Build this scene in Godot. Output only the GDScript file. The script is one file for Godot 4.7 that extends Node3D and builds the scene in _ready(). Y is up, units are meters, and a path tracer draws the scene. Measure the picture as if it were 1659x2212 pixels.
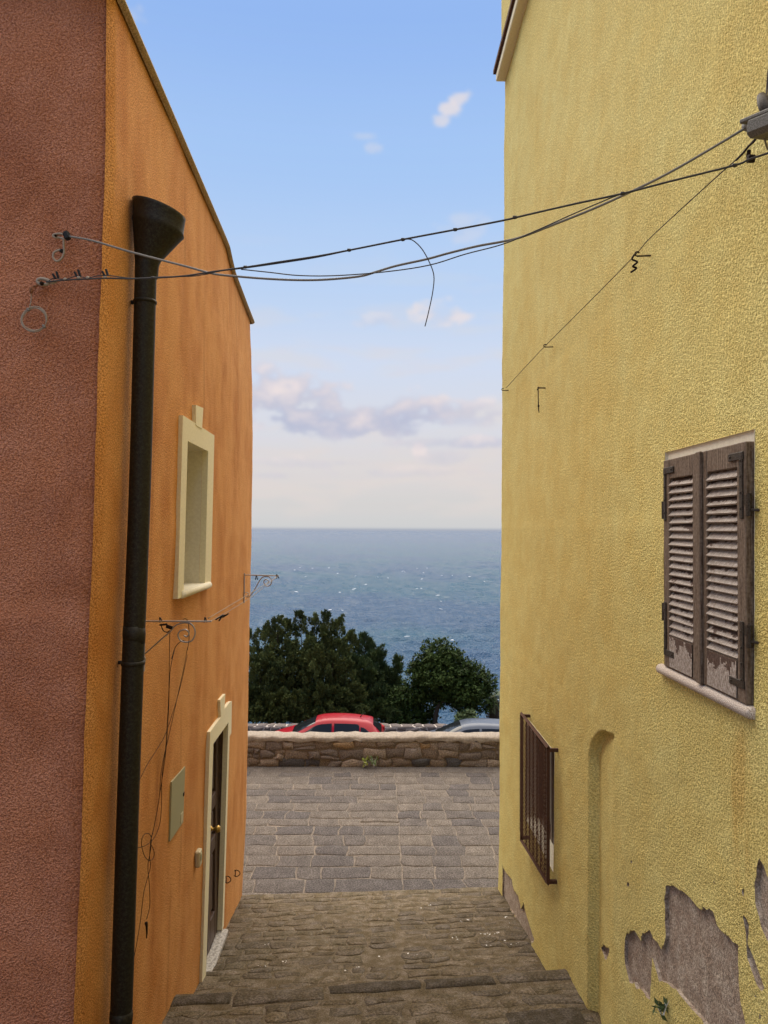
extends Node3D
# An alley between an orange and a yellow house, a stone parapet, parked cars, trees and the sea.
# Photo positions are written in pixels of a 1659 x 2212 view; a pixel gives a ray, its distance comes from the wall or ground it touches.

const F := 1663.0
const EYE := Vector3(0, 4.6, 0)
const SEA_Y := -40.0
var cam_basis := Basis.from_euler(Vector3(0.0216, -0.0087, 0.0052), EULER_ORDER_YXZ)
var M := {}
var T := {}
var rng := RandomNumberGenerator.new()
var wob := FastNoiseLite.new()
var taken := {}

# ---------------------------------------------------------------- rays
func ray(px: float, py: float) -> Vector3:
	return cam_basis * Vector3((px - 829.5) / F, -(py - 1106.0) / F, -1.0)
func at_z(px: float, py: float, z: float) -> Vector3:
	var d := ray(px, py)
	return EYE + d * (z / d.z)
func at_y(px: float, py: float, y: float) -> Vector3:
	var d := ray(px, py)
	return EYE + d * ((y - EYE.y) / d.y)
func at_x(px: float, py: float, x: float) -> Vector3:
	var d := ray(px, py)
	return EYE + d * (x / d.x)
# point of the ray on the upright plane through a and b
func at_span(px: float, py: float, a: Vector3, b: Vector3) -> Vector3:
	var d := ray(px, py)
	var n := Vector3(b.z - a.z, 0, a.x - b.x)
	return EYE + d * ((a - EYE).dot(n) / d.dot(n))

# ---------------------------------------------------------------- the two alley walls
const ZN := -3.95
const ZF := -9.45
var near_y := [0.0, 2.095, 2.353, 3.749, 4.929, 5.98, 6.607, 7.336, 8.0]
var near_x := [-1.54, -1.487, -1.479, -1.444, -1.417, -1.395, -1.387, -1.389, -1.389]
var far_y := [-0.5, 0.001, 0.167, 1.17, 2.233, 3.527, 4.574, 5.74, 6.196, 7.083, 7.687]
var far_x := [-1.63, -1.615, -1.604, -1.568, -1.555, -1.544, -1.531, -1.53, -1.539, -1.576, -1.587]
func lin(ys: Array, xs: Array, y: float) -> float:
	if y <= ys[0]:
		return xs[0]
	for i in range(1, ys.size()):
		if y <= ys[i]:
			var t: float = (y - ys[i - 1]) / (ys[i] - ys[i - 1])
			return lerpf(xs[i - 1], xs[i], t)
	return xs[-1]
func LX(y: float, z: float) -> float:
	var t := (z - ZN) / (ZF - ZN)
	return lin(near_y, near_x, y) * (1.0 - t) + lin(far_y, far_x, y) * t
func RX(y: float) -> float:
	return 1.5 + 0.006 * (y - 4.0)
func LP(z: float, y: float, off := 0.0) -> Vector3:
	return Vector3(LX(y, z) + off, y, z)
func RP(z: float, y: float, off := 0.0) -> Vector3:
	return Vector3(RX(y) - off, y, z)
func on_left(px: float, py: float, off := 0.0) -> Vector3:
	var d := ray(px, py)
	var a := 1.5
	var b := 14.0
	for i in 40:
		var m := (a + b) / 2
		var p := EYE + d * m
		if p.x - LX(p.y, p.z) - off > 0:
			a = m
		else:
			b = m
	return EYE + d * a
func on_right(px: float, py: float, off := 0.0) -> Vector3:
	var d := ray(px, py)
	var t := 5.0
	for i in 25:
		var p := EYE + d * t
		t = (RX(p.y) - off) / d.x
	return EYE + d * t
# alley floor: two sloping treads that fall towards the road, slightly higher on the yellow side
func floor_y(x: float, z: float) -> float:
	var k := clampf((x + 1.6) / 3.1, 0.0, 1.0)
	if z < -9.42:
		return 0.0
	if z < -6.05:
		var t := (z + 9.42) / 3.37
		return lerpf(lerpf(0.16, 0.70, t), lerpf(0.26, 0.92, t), k)
	if z < -4.0:
		return lerpf(0.98, 1.19, k) + (z + 6.05) * 0.10
	var n := floorf((z + 4.0) / 1.0)
	return lerpf(1.185, 1.395, k) + (n + 1.0) * 0.3 + fposmod(z + 4.0, 1.0) * 0.05

# ---------------------------------------------------------------- mesh building
class MB:
	var st := SurfaceTool.new()
	var col := Color.WHITE
	var any := false
	func _init(smooth := false):
		st.begin(Mesh.PRIMITIVE_TRIANGLES)
		st.set_smooth_group(0 if smooth else -1)
	func v(p: Vector3):
		st.set_color(col)
		st.add_vertex(p)
	func tri(a: Vector3, b: Vector3, c: Vector3, o := Vector3.ZERO):
		any = true
		if o != Vector3.ZERO and (a - c).cross(a - b).dot(o) < 0:
			v(a); v(c); v(b)
		else:
			v(a); v(b); v(c)
	func quad(a, b, c, d, o := Vector3.ZERO):
		tri(a, b, c, o)
		tri(a, c, d, o)
	func box(c: Vector3, s: Vector3, b := Basis(), ch := 0.0):
		var h := s / 2
		if ch <= 0.0:
			for ax in 3:
				for sg in [-1.0, 1.0]:
					var n := Vector3.ZERO; n[ax] = sg
					var u := Vector3.ZERO; u[(ax + 1) % 3] = 1
					var w := Vector3.ZERO; w[(ax + 2) % 3] = 1
					var o := n * h
					quad(c + b * (o + (u + w) * h), c + b * (o + (u - w) * h), c + b * (o - (u + w) * h), c + b * (o - (u - w) * h), b * n)
			return
		for ax in 3:
			for sg in [-1.0, 1.0]:
				var n := Vector3.ZERO; n[ax] = sg
				var u := Vector3.ZERO; u[(ax + 1) % 3] = h[(ax + 1) % 3] - ch
				var w := Vector3.ZERO; w[(ax + 2) % 3] = h[(ax + 2) % 3] - ch
				var o := n * h
				quad(c + b * (o + u + w), c + b * (o + u - w), c + b * (o - u - w), c + b * (o - u + w), b * n)
		for ax in 3:
			var a1 := (ax + 1) % 3
			var a2 := (ax + 2) % 3
			for s1 in [-1.0, 1.0]:
				for s2 in [-1.0, 1.0]:
					var p := Vector3.ZERO; p[ax] = h[ax] - ch; p[a1] = s1 * h[a1]; p[a2] = s2 * (h[a2] - ch)
					var q := Vector3.ZERO; q[ax] = h[ax] - ch; q[a1] = s1 * (h[a1] - ch); q[a2] = s2 * h[a2]
					var p2 := p; p2[ax] = -p[ax]
					var q2 := q; q2[ax] = -q[ax]
					var o := Vector3.ZERO; o[a1] = s1; o[a2] = s2
					quad(c + b * p, c + b * q, c + b * q2, c + b * p2, b * o)
		for sx in [-1.0, 1.0]:
			for sy in [-1.0, 1.0]:
				for sz in [-1.0, 1.0]:
					var k := Vector3(sx, sy, sz)
					var i := h - Vector3.ONE * ch
					tri(c + b * (k * Vector3(h.x, i.y, i.z)), c + b * (k * Vector3(i.x, h.y, i.z)), c + b * (k * Vector3(i.x, i.y, h.z)), b * k)
	# tube along points; r is a number or an array
	func tube(ps: Array, r, sides := 6, caps := true):
		var n := ps.size()
		var rings := []
		var up := Vector3.UP
		for i in n:
			var t: Vector3 = (ps[mini(i + 1, n - 1)] - ps[maxi(i - 1, 0)]).normalized()
			if t == Vector3.ZERO:
				t = Vector3.UP
			if i == 0 and absf(t.dot(up)) > 0.9:
				up = Vector3.RIGHT
			var u := (up - t * up.dot(t)).normalized()
			up = u
			var w := t.cross(u)
			var rr: float = r[i] if r is Array else r
			var ring := []
			for k in sides:
				var a := TAU * k / sides
				ring.append(ps[i] + (u * cos(a) + w * sin(a)) * rr)
			rings.append(ring)
		for i in n - 1:
			var mid: Vector3 = (ps[i] + ps[i + 1]) / 2
			for k in sides:
				var j := (k + 1) % sides
				var o: Vector3 = (rings[i][k] + rings[i][j] + rings[i + 1][k] + rings[i + 1][j]) / 4 - mid
				quad(rings[i][k], rings[i][j], rings[i + 1][j], rings[i + 1][k], o)
		if caps:
			for e in [0, n - 1]:
				var o: Vector3 = ps[0] - ps[1] if e == 0 else ps[n - 1] - ps[n - 2]
				for k in range(1, sides - 1):
					tri(rings[e][0], rings[e][k], rings[e][k + 1], o)
	# profile of Vector2(radius, height) turned round the y axis of xf
	func lathe(prof: Array, sides: int, xf: Transform3D):
		for i in prof.size() - 1:
			var p: Vector2 = prof[i]
			var q: Vector2 = prof[i + 1]
			var nn := Vector2(p.y - q.y, q.x - p.x) * -1.0
			for k in sides:
				var a := TAU * k / sides
				var b := TAU * (k + 1) / sides
				var da := Vector3(cos(a), 0, sin(a))
				var db := Vector3(cos(b), 0, sin(b))
				var m := (da + db).normalized()
				var o := xf.basis * (m * nn.x + Vector3.UP * nn.y)
				var A := xf * (da * p.x + Vector3.UP * p.y)
				var B := xf * (db * p.x + Vector3.UP * p.y)
				var C := xf * (db * q.x + Vector3.UP * q.y)
				var D := xf * (da * q.x + Vector3.UP * q.y)
				if p.x > 1e-5:
					tri(A, B, C, o)
				if q.x > 1e-5:
					tri(A, C, D, o)
	# flat outline: front points, back points, direction it faces
	func slab(front: Array, back: Array, o: Vector3, flat: PackedVector2Array, with_back := false):
		var idx := Geometry2D.triangulate_polygon(flat)
		for i in range(0, idx.size(), 3):
			tri(front[idx[i]], front[idx[i + 1]], front[idx[i + 2]], o)
			if with_back:
				tri(back[idx[i]], back[idx[i + 1]], back[idx[i + 2]], -o)
		var area := 0.0
		for i in flat.size():
			area += flat[i].cross(flat[(i + 1) % flat.size()])
		for i in front.size():
			var j := (i + 1) % front.size()
			var e: Vector3 = front[j] - front[i]
			var side := e.cross(o)
			# outward side: test against the polygon
			var mid := (flat[i] + flat[j]) / 2
			var e2 := (flat[j] - flat[i]).normalized()
			var out2 := Vector2(e2.y, -e2.x) * signf(area)
			if Geometry2D.is_point_in_polygon(mid + out2 * 1e-4, flat):
				out2 = -out2
			var probe: Vector3 = front[i] + (front[j] - front[i]) * 0.5
			# map the 2d outward direction to 3d by solving in the basis of two polygon edges
			var o3 := side
			if flat_dir(front, flat, i, out2).dot(side) < 0:
				o3 = -side
			quad(front[i], front[j], back[j], back[i], o3)
	func flat_dir(front: Array, flat: PackedVector2Array, i: int, d: Vector2) -> Vector3:
		var n := flat.size()
		var j := (i + 1) % n
		var k := j
		for s in range(2, n):
			k = (i + s) % n
			if absf((flat[j] - flat[i]).cross(flat[k] - flat[i])) > 1e-7:
				break
		var a := flat[j] - flat[i]
		var b := flat[k] - flat[i]
		var det := a.cross(b)
		var s1 := d.cross(b) / det
		var s2 := a.cross(d) / det
		return (front[j] - front[i]) * s1 + (front[k] - front[i]) * s2
	func mesh() -> ArrayMesh:
		st.generate_normals()
		return st.commit()

func thing(called: String, label: String, category: String, at := Vector3.ZERO, group := "") -> Node3D:
	var o := Node3D.new()
	o.name = numbered(called)
	add_child(o)
	o.position = at
	meta(o, label, category, group)
	return o
func numbered(called: String) -> String:
	var n: int = taken.get(called, 0)
	taken[called] = n + 1
	return called if n == 0 else "%s_%03d" % [called, n]
func meta(o: Node, label: String, category: String, group := ""):
	o.set_meta("label", label)
	o.set_meta("category", category)
	if group:
		o.set_meta("group", group)
# vertices are written in world axes; a part is moved back by its parents' places
func obj(called: String, mesh: Mesh, m: Material, parent: Node3D = null) -> MeshInstance3D:
	var o := MeshInstance3D.new()
	o.mesh = mesh
	o.material_override = m
	o.cast_shadow = GeometryInstance3D.SHADOW_CASTING_SETTING_ON
	if parent == null:
		o.name = numbered(called)
		add_child(o)
	else:
		o.name = called
		parent.add_child(o, true)
		o.position = -world_of(parent)
	return o
func world_of(n: Node) -> Vector3:
	var p := Vector3.ZERO
	while n != self:
		p += n.position
		n = n.get_parent()
	return p
func struct(called: String, mesh: Mesh, m: Material) -> MeshInstance3D:
	var o := obj(called, mesh, m)
	o.set_meta("kind", "structure")
	return o

# ---------------------------------------------------------------- textures and materials
func noise_bytes(w: int, h: int, s: int, freq: float, octaves := 3, kind := FastNoiseLite.TYPE_SIMPLEX_SMOOTH, fractal := FastNoiseLite.FRACTAL_FBM) -> PackedByteArray:
	var n := FastNoiseLite.new()
	n.seed = s
	n.frequency = freq
	n.noise_type = kind
	n.fractal_type = fractal
	n.fractal_octaves = octaves
	return n.get_seamless_image(w, h).get_data()
func stretched(w: int, h: int, by: int, s: int, freq: float, octaves := 3) -> PackedByteArray:
	var n := FastNoiseLite.new()
	n.seed = s
	n.frequency = freq
	n.noise_type = FastNoiseLite.TYPE_SIMPLEX_SMOOTH
	n.fractal_octaves = octaves
	var im := n.get_seamless_image(w, h / by)
	im.resize(w, h, Image.INTERPOLATE_CUBIC)
	return im.get_data()
func tex(w: int, h: int, layers: Array, lo: Color, hi: Color, gain := 1.0, mid := 0.5) -> ImageTexture:
	var out := PackedByteArray()
	out.resize(w * h * 3)
	var l := layers.size() / 2
	var lut := PackedByteArray()
	lut.resize(256 * 3)
	for i in 256:
		var t := clampf((i / 255.0 - mid) * gain + 0.5, 0, 1)
		var c := lo.lerp(hi, t)
		lut[i * 3] = int(c.r * 255); lut[i * 3 + 1] = int(c.g * 255); lut[i * 3 + 2] = int(c.b * 255)
	var a: PackedByteArray = layers[0]
	var b: PackedByteArray = layers[2] if l > 1 else a
	var wa: float = layers[1]
	var wb: float = layers[3] if l > 1 else 0.0
	var o := 0
	for i in w * h:
		var k := int(clampf(a[i] * wa + b[i] * wb, 0, 255)) * 3
		out[o] = lut[k]; out[o + 1] = lut[k + 1]; out[o + 2] = lut[k + 2]
		o += 3
	return ImageTexture.create_from_image(Image.create_from_data(w, h, false, Image.FORMAT_RGB8, out))

func lin_col(r: float, g: float, b: float) -> Color:
	return Color(r, g, b).linear_to_srgb()
# c is a linear base colour
func mat(c: Vector3, rough := 0.9, t: Texture2D = null, tile := 1.0, h: Texture2D = null, hs := 0.0) -> StandardMaterial3D:
	var m := StandardMaterial3D.new()
	m.albedo_color = lin_col(c.x, c.y, c.z)
	m.roughness = rough
	m.metallic_specular = 0.35
	if t or h:
		m.uv1_triplanar = true
		m.uv1_world_triplanar = true
		m.uv1_triplanar_sharpness = 4.0
		m.uv1_scale = Vector3.ONE / tile
	if t:
		m.albedo_texture = t
	if h:
		m.heightmap_enabled = true
		m.heightmap_texture = h
		m.heightmap_scale = hs
	return m
func patched(m: StandardMaterial3D, t: Texture2D, tile: Vector3, mode := BaseMaterial3D.BLEND_MODE_MUL):
	m.detail_enabled = true
	m.detail_albedo = t
	m.detail_blend_mode = mode
	m.detail_uv_layer = BaseMaterial3D.DETAIL_UV_2
	m.uv2_triplanar = true
	m.uv2_world_triplanar = true
	m.uv2_triplanar_sharpness = 4.0
	m.uv2_scale = Vector3.ONE / tile

# ---------------------------------------------------------------- sky
func dir_angles(px: float, py: float) -> Vector2:
	var d := ray(px, py).normalized()
	return Vector2(atan2(d.x, -d.z), asin(d.y))
func sky_texture() -> ImageTexture:
	var w := 2048
	var h := 1024
	# colour of clear air by height in degrees
	var stops := [[-90.0, Color8(150, 158, 176)], [-0.2, Color8(176, 182, 196)], [0.0, Color8(205, 206, 207)], [1.5, Color8(211, 209, 208)], [4.5, Color8(219, 214, 214)], [8.0, Color8(215, 218, 228)],
		[12.0, Color8(207, 218, 238)], [18.0, Color8(185, 209, 242)], [26.0, Color8(164, 197, 242)], [34.0, Color8(147, 183, 239)], [50.0, Color8(134, 172, 232)], [90.0, Color8(124, 162, 226)]]
	var blobs := []
	for b in [[700, 905, 230, 30, 0.75, 0.15], [940, 895, 190, 26, 0.6, 0.3], [620, 860, 150, 40, 0.6, 0.4], [990, 955, 150, 14, 0.5, 0.25], [640, 1000, 140, 14, 0.35, 0.5], [880, 1020, 180, 12, 0.3, 0.4], [605, 850, 115, 60, 0.85, 0.45], [870, 890, 110, 45, 0.7, 0.3], [650, 903, 135, 42, 1.0, 0.2], [592, 868, 85, 55, 0.85, 0.45], [690, 850, 75, 45, 0.85, 0.5], [640, 812, 65, 28, 0.7, 0.75], [575, 805, 40, 30, 0.5, 0.4], [765, 925, 48, 22, 0.9, 0.15],
			[870, 905, 78, 40, 1.0, 0.25], [935, 880, 60, 26, 0.85, 0.4], [1005, 878, 75, 22, 0.75, 0.6], [1065, 890, 40, 16, 0.5, 0.6], [1030, 955, 75, 13, 0.5, 0.3], [965, 985, 60, 20, 0.45, 0.4],
			[907, 972, 16, 12, 0.8, 1.0], [955, 676, 66, 24, 0.8, 0.95], [815, 692, 48, 17, 0.4, 0.6], [995, 212, 26, 10, 0.8, 1.0], [972, 236, 26, 13, 0.85, 1.0], [950, 258, 20, 12, 0.7, 1.0], [1012, 202, 12, 6, 0.6, 1.0], [806, 321, 22, 11, 0.35, 0.9], [785, 294, 34, 7, 0.3, 0.9],
			[1000, 492, 55, 28, 0.3, 0.9], [590, 1026, 65, 9, 0.35, 0.4], [740, 1000, 60, 7, 0.25, 0.4], [560, 920, 40, 25, 0.6, 1.0]]:
		var a := dir_angles(b[0], b[1])
		blobs.append([a.x, a.y, b[2] / F, b[3] / F, b[4], b[5]])
	rng.seed = 77
	for i in 110:
		var az := rng.randf_range(0.3, TAU - 0.3)
		if az > PI:
			az -= TAU
		var el := deg_to_rad(rng.randf_range(2.5, 11.0) if rng.randf() < 0.75 else rng.randf_range(12, 34))
		var r := rng.randf_range(0.02, 0.085)
		blobs.append([az, el, r, r * rng.randf_range(0.2, 0.5), rng.randf_range(0.3, 1.0), rng.randf()])
	var n := FastNoiseLite.new()
	n.seed = 5
	n.frequency = 17.0
	n.fractal_octaves = 5
	n.fractal_gain = 0.55
	var n2 := FastNoiseLite.new()
	n2.seed = 9
	n2.frequency = 3.0
	n2.fractal_octaves = 3
	var lit := Color8(238, 224, 222)
	var dim := Color8(180, 186, 210)
	var out := PackedByteArray()
	out.resize(w * h * 3)
	var bins := []
	for x in w:
		bins.append([])
	for b in blobs:
		var c := int(b[0] / TAU * w)
		var e := int(b[2] * 1.7 / TAU * w) + 2
		for x in range(c - e, c + e + 1):
			bins[posmod(x, w)].append(b)
	for y in h:
		var el := 90.0 - (y + 0.5) / h * 180.0
		var base: Color = stops[-1][1]
		for i in range(1, stops.size()):
			if el <= stops[i][0]:
				base = stops[i - 1][1].lerp(stops[i][1], smoothstep(0, 1, (el - stops[i - 1][0]) / (stops[i][0] - stops[i - 1][0])) * 0.5 + 0.5 * (el - stops[i - 1][0]) / (stops[i][0] - stops[i - 1][0]))
				break
		var er := deg_to_rad(el)
		for x in w:
			var c := base
			if el > -0.1 and el < 40.0:
				var az := wrapf((x + 0.5) / w * TAU, -PI, PI)
				var d := Vector3(sin(az) * cos(er), sin(er), -cos(az) * cos(er))
				if el < 24.0:
					var q := n2.get_noise_3d(d.x * 2.0, d.y * 9.0, d.z * 2.0)
					c = c.lerp(Color8(226, 215, 210), clampf(q * 1.1, 0, 0.45) * smoothstep(24, 6, el) * smoothstep(0, 2, el))
				var list: Array = bins[x]
				if list.size():
					var f := n.get_noise_3d(d.x, d.y * 1.8, d.z)
					var cover := 0.0
					var tone := 0.0
					var sum := 0.0
					for b in list:
						var dx: float = az - b[0]
						if dx > PI:
							dx -= TAU
						elif dx < -PI:
							dx += TAU
						dx /= b[2]
						var dy: float = (er - b[1]) / b[3]
						var k := 1.1 - dx * dx - dy * dy + f * 1.8
						if k > 0:
							k = smoothstep(0.0, 1.05, k) * b[4]
							cover = 1.0 - (1.0 - cover) * (1.0 - k)
							tone += k * clampf(b[5] + dy * 0.28 + f * 0.9, 0, 1)
							sum += k
					if sum > 0:
						c = c.lerp(dim.lerp(lit, tone / sum), cover * 0.9 * smoothstep(0.0, 1.5, el))
			var o := (y * w + x) * 3
			out[o] = int(c.r * 255 + 0.5); out[o + 1] = int(c.g * 255 + 0.5); out[o + 2] = int(c.b * 255 + 0.5)
	return ImageTexture.create_from_image(Image.create_from_data(w, h, false, Image.FORMAT_RGB8, out))

func make_materials():
	var W := 1024
	var fine := noise_bytes(W, W, 1, 0.085, 4)
	var fine2 := noise_bytes(W, W, 2, 0.16, 3)
	var big := noise_bytes(W, W, 3, 0.012, 4)
	var mid := noise_bytes(W, W, 4, 0.035, 4)
	var cell := noise_bytes(W, W, 8, 0.075, 2, FastNoiseLite.TYPE_CELLULAR)
	for i in cell.size():
		cell[i] = 255 - cell[i]
	var grit := noise_bytes(W, W, 18, 0.09, 2, FastNoiseLite.TYPE_CELLULAR)
	var streak := stretched(W, W, 8, 5, 0.05, 4)
	var grain := stretched(W, W, 16, 6, 0.07, 4)
	T.stucco_h = tex(W, W, [cell, 0.45, fine2, 0.55], Color.BLACK, Color.WHITE, 1.8)
	T.rough_h = tex(W, W, [fine, 0.5, fine2, 0.5], Color.BLACK, Color.WHITE, 1.7)
	T.stone_h = tex(W, W, [mid, 0.55, fine2, 0.45], Color.BLACK, Color.WHITE, 1.5)
	T.yellow = tex(W, W, [fine2, 0.5, grit, 0.5], Color(0.62, 0.59, 0.48), Color(1, 1, 1), 2.3, 0.36)
	T.ochre = tex(W, W, [big, 0.6, mid, 0.4], Color(0.97, 0.93, 0.86), Color(1, 1, 1), 1.6)
	T.orange = tex(W, W, [fine, 0.5, fine2, 0.5], Color(0.60, 0.50, 0.40), Color(1, 1, 1), 2.5, 0.39)
	T.soft = tex(W, W, [mid, 0.6, fine2, 0.4], Color(0.93, 0.92, 0.90), Color(1, 1, 1), 1.5)
	T.dusty = tex(W, W, [big, 0.3, fine, 0.7], Color(0.70, 0.69, 0.68), Color(1, 1, 1), 2.0)
	T.streaks = tex(W, W, [streak, 0.35, mid, 0.65], Color(0.88, 0.83, 0.76), Color(1, 1, 1), 1.8)
	T.blotch = tex(W, W, [big, 0.7, fine, 0.3], Color(0.84, 0.80, 0.78), Color(1, 1, 1), 2.2)
	T.red = tex(W, W, [fine2, 0.6, fine, 0.4], Color(0.68, 0.60, 0.57), Color(1, 1, 1), 2.1, 0.42)
	T.stone = tex(W, W, [fine2, 0.6, mid, 0.4], Color(0.46, 0.45, 0.43), Color(1, 1, 1), 2.3, 0.43)
	T.moss = tex(W, W, [big, 0.6, fine, 0.4], Color(0.74, 0.71, 0.60), Color(1, 1, 1), 2.4)
	T.wood = tex(W, W, [grain, 0.6, mid, 0.4], Color(0.62, 0.57, 0.53), Color(1, 1, 1), 1.9)
	T.wood_h = tex(W, W, [grain, 0.8, fine2, 0.2], Color.BLACK, Color.WHITE, 1.5)
	T.speckle = tex(W, W, [fine2, 1.0], Color(0.5, 0.42, 0.38), Color(1, 1, 1), 2.6, 0.4)
	T.waves_h = tex(W, W, [mid, 0.6, big, 0.4], Color.BLACK, Color.WHITE, 1.4)
	T.rust = tex(W, W, [fine, 0.5, mid, 0.5], Color(0.5, 0.38, 0.32), Color(1, 1, 1), 2.0)

	M.yellow = mat(Vector3(0.87, 0.765, 0.305), 0.92, T.yellow, 1.35, T.stucco_h, 0.75)
	patched(M.yellow, T.ochre, Vector3(6.5, 6.5, 6.5))
	M.yellow.vertex_color_use_as_albedo = true
	M.orange = mat(Vector3(0.88, 0.455, 0.160), 0.9, T.orange, 1.2, T.stucco_h, 0.4)
	patched(M.orange, T.ochre, Vector3(3.7, 5.3, 3.7))
	M.orange.vertex_color_use_as_albedo = true
	M.red = mat(Vector3(0.65, 0.295, 0.178), 0.92, T.red, 1.7, T.rough_h, 1.15)
	M.red.vertex_color_use_as_albedo = true
	patched(M.red, T.ochre, Vector3(4.0, 4.0, 4.0))
	M.bare = mat(Vector3(0.72, 0.605, 0.475), 0.93, T.stone, 0.7, T.stone_h, 0.5)
	patched(M.bare, T.blotch, Vector3(1.3, 1.3, 1.3))
	M.cream = mat(Vector3(0.86, 0.79, 0.56), 0.8, T.soft, 1.1, T.stone_h, 0.06)
	M.cream_white = mat(Vector3(0.82, 0.76, 0.60), 0.85, T.soft, 1.4, T.stone_h, 0.08)
	M.verge = mat(Vector3(0.58, 0.44, 0.28), 0.85, T.stone, 0.8)
	M.tile = mat(Vector3(0.16, 0.075, 0.045), 0.85, T.stone, 0.7, T.stone_h, 0.3)
	M.copper = mat(Vector3(0.034, 0.034, 0.021), 0.6, T.rust, 0.9)
	M.copper.metallic_specular = 0.4
	M.steel = mat(Vector3(0.42, 0.37, 0.33), 0.45)
	M.steel.metallic = 0.6
	M.cable = mat(Vector3(0.055, 0.052, 0.05), 0.6)
	M.cable_pale = mat(Vector3(0.34, 0.28, 0.22), 0.7)
	M.cable_grey = mat(Vector3(0.20, 0.185, 0.165), 0.6)
	M.black = mat(Vector3(0.012, 0.012, 0.013), 0.5)
	M.iron = mat(Vector3(0.030, 0.018, 0.014), 0.75, T.rust, 0.3)
	M.rust = mat(Vector3(0.15, 0.082, 0.050), 0.85, T.rust, 0.35, T.stone_h, 0.05)
	M.box_grey = mat(Vector3(0.21, 0.20, 0.175), 0.55, T.stone, 0.3)
	M.meter = mat(Vector3(0.36, 0.34, 0.20), 0.5)
	M.bell = mat(Vector3(0.52, 0.46, 0.30), 0.45)
	M.brass = mat(Vector3(0.42, 0.26, 0.07), 0.35)
	M.brass.metallic = 0.8
	M.door = mat(Vector3(0.135, 0.090, 0.068), 0.42, T.wood, 0.5)
	M.marble = mat(Vector3(0.62, 0.58, 0.53), 0.5, T.stone, 1.3)
	M.granite = mat(Vector3(0.70, 0.625, 0.53), 0.8, T.speckle, 0.8, T.stone_h, 0.1)
	M.shutter = mat(Vector3(0.24, 0.182, 0.132), 0.75, T.wood, 0.7, T.wood_h, 0.12)
	M.slat = mat(Vector3(1, 1, 1), 0.75, T.wood, 0.7)
	M.slat.uv1_scale = Vector3(1.2, 7.0, 1.2)
	M.slat.vertex_color_use_as_albedo = true
	M.hinge = mat(Vector3(0.080, 0.070, 0.052), 0.6, T.rust, 0.4)
	M.glass = mat(Vector3(0.8, 0.85, 0.83), 0.02)
	M.glass.transparency = BaseMaterial3D.TRANSPARENCY_ALPHA
	M.glass.albedo_color.a = 0.12
	M.room = mat(Vector3(0.55, 0.50, 0.42), 0.9)
	# stones: a few tones of each kind
	M.road = []
	for c in [[0.40, 0.345, 0.302], [0.34, 0.298, 0.274], [0.46, 0.395, 0.335], [0.30, 0.266, 0.255], [0.42, 0.362, 0.312]]:
		var m := mat(Vector3(c[0], c[1], c[2]), 0.88, T.stone, 0.9, T.stone_h, 1.9)
		patched(m, T.dusty, Vector3(3.1, 3.1, 3.1))
		M.road.append(m)
	M.mortar = mat(Vector3(0.52, 0.44, 0.365), 0.95, T.stone, 0.6, T.stone_h, 0.8)
	patched(M.mortar, T.dusty, Vector3(2.3, 2.3, 2.3))
	M.cobble = []
	for c in [[0.30, 0.242, 0.18], [0.26, 0.212, 0.164], [0.34, 0.275, 0.203], [0.285, 0.234, 0.17], [0.245, 0.203, 0.162]]:
		var m := mat(Vector3(c[0], c[1], c[2]), 0.9, T.stone, 1.1, T.stone_h, 0.9)
		patched(m, T.moss, Vector3(2.3, 2.3, 2.3))
		M.cobble.append(m)
	M.bed = mat(Vector3(0.42, 0.342, 0.255), 0.95, T.stone, 0.5, T.stone_h, 1.0)
	patched(M.bed, T.moss, Vector3(1.9, 1.9, 1.9))
	M.nosing = mat(Vector3(0.215, 0.178, 0.142), 0.85, T.stone, 0.8, T.stone_h, 1.6)
	patched(M.nosing, T.moss, Vector3(1.4, 1.4, 1.4))
	M.rubble = []
	for c in [[0.34, 0.245, 0.165], [0.27, 0.19, 0.125], [0.38, 0.28, 0.195], [0.23, 0.17, 0.125], [0.40, 0.25, 0.125], [0.11, 0.095, 0.085], [0.31, 0.235, 0.175]]:
		M.rubble.append(mat(Vector3(c[0], c[1] * 1.06, c[2] * 1.16) * 1.65, 0.9, T.stone, 1.3, T.stone_h, 3.2))
	M.rubble_mortar = mat(Vector3(0.38, 0.285, 0.20), 0.95, T.stone, 0.9, T.stone_h, 2.0)
	M.cap = mat(Vector3(0.62, 0.53, 0.43), 0.95, T.dusty, 0.8, T.stone_h, 1.6)
	M.crazy = []
	for c in [[0.22, 0.185, 0.17], [0.18, 0.15, 0.142], [0.27, 0.225, 0.20]]:
		M.crazy.append(mat(Vector3(c[0], c[1], c[2]), 0.9, T.stone, 0.5))
	M.crazy_mortar = mat(Vector3(0.74, 0.66, 0.60), 0.95, T.stone, 0.6)
	M.asphalt = mat(Vector3(0.055, 0.053, 0.052), 0.9, T.stone, 0.7)
	M.earth = mat(Vector3(0.09, 0.075, 0.05), 0.95, T.stone, 2.0)
	M.trunk = mat(Vector3(0.085, 0.07, 0.055), 0.9, T.wood, 0.6)
	M.leaf = mat(Vector3(1, 1, 1), 0.7)
	M.leaf.vertex_color_use_as_albedo = true
	M.leaf.backlight_enabled = true
	M.leaf.backlight = Color(0.25, 0.3, 0.12)
	M.leaf.cull_mode = BaseMaterial3D.CULL_DISABLED
	M.gloss_leaf = M.leaf.duplicate()
	M.gloss_leaf.roughness = 0.6
	M.gloss_leaf.metallic_specular = 0.2
	M.sea = mat(Vector3(1, 1, 1), 0.22, null, 38.0, T.waves_h, 60.0)
	M.sea.vertex_color_use_as_albedo = true
	M.sea.metallic_specular = 0.13
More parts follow.
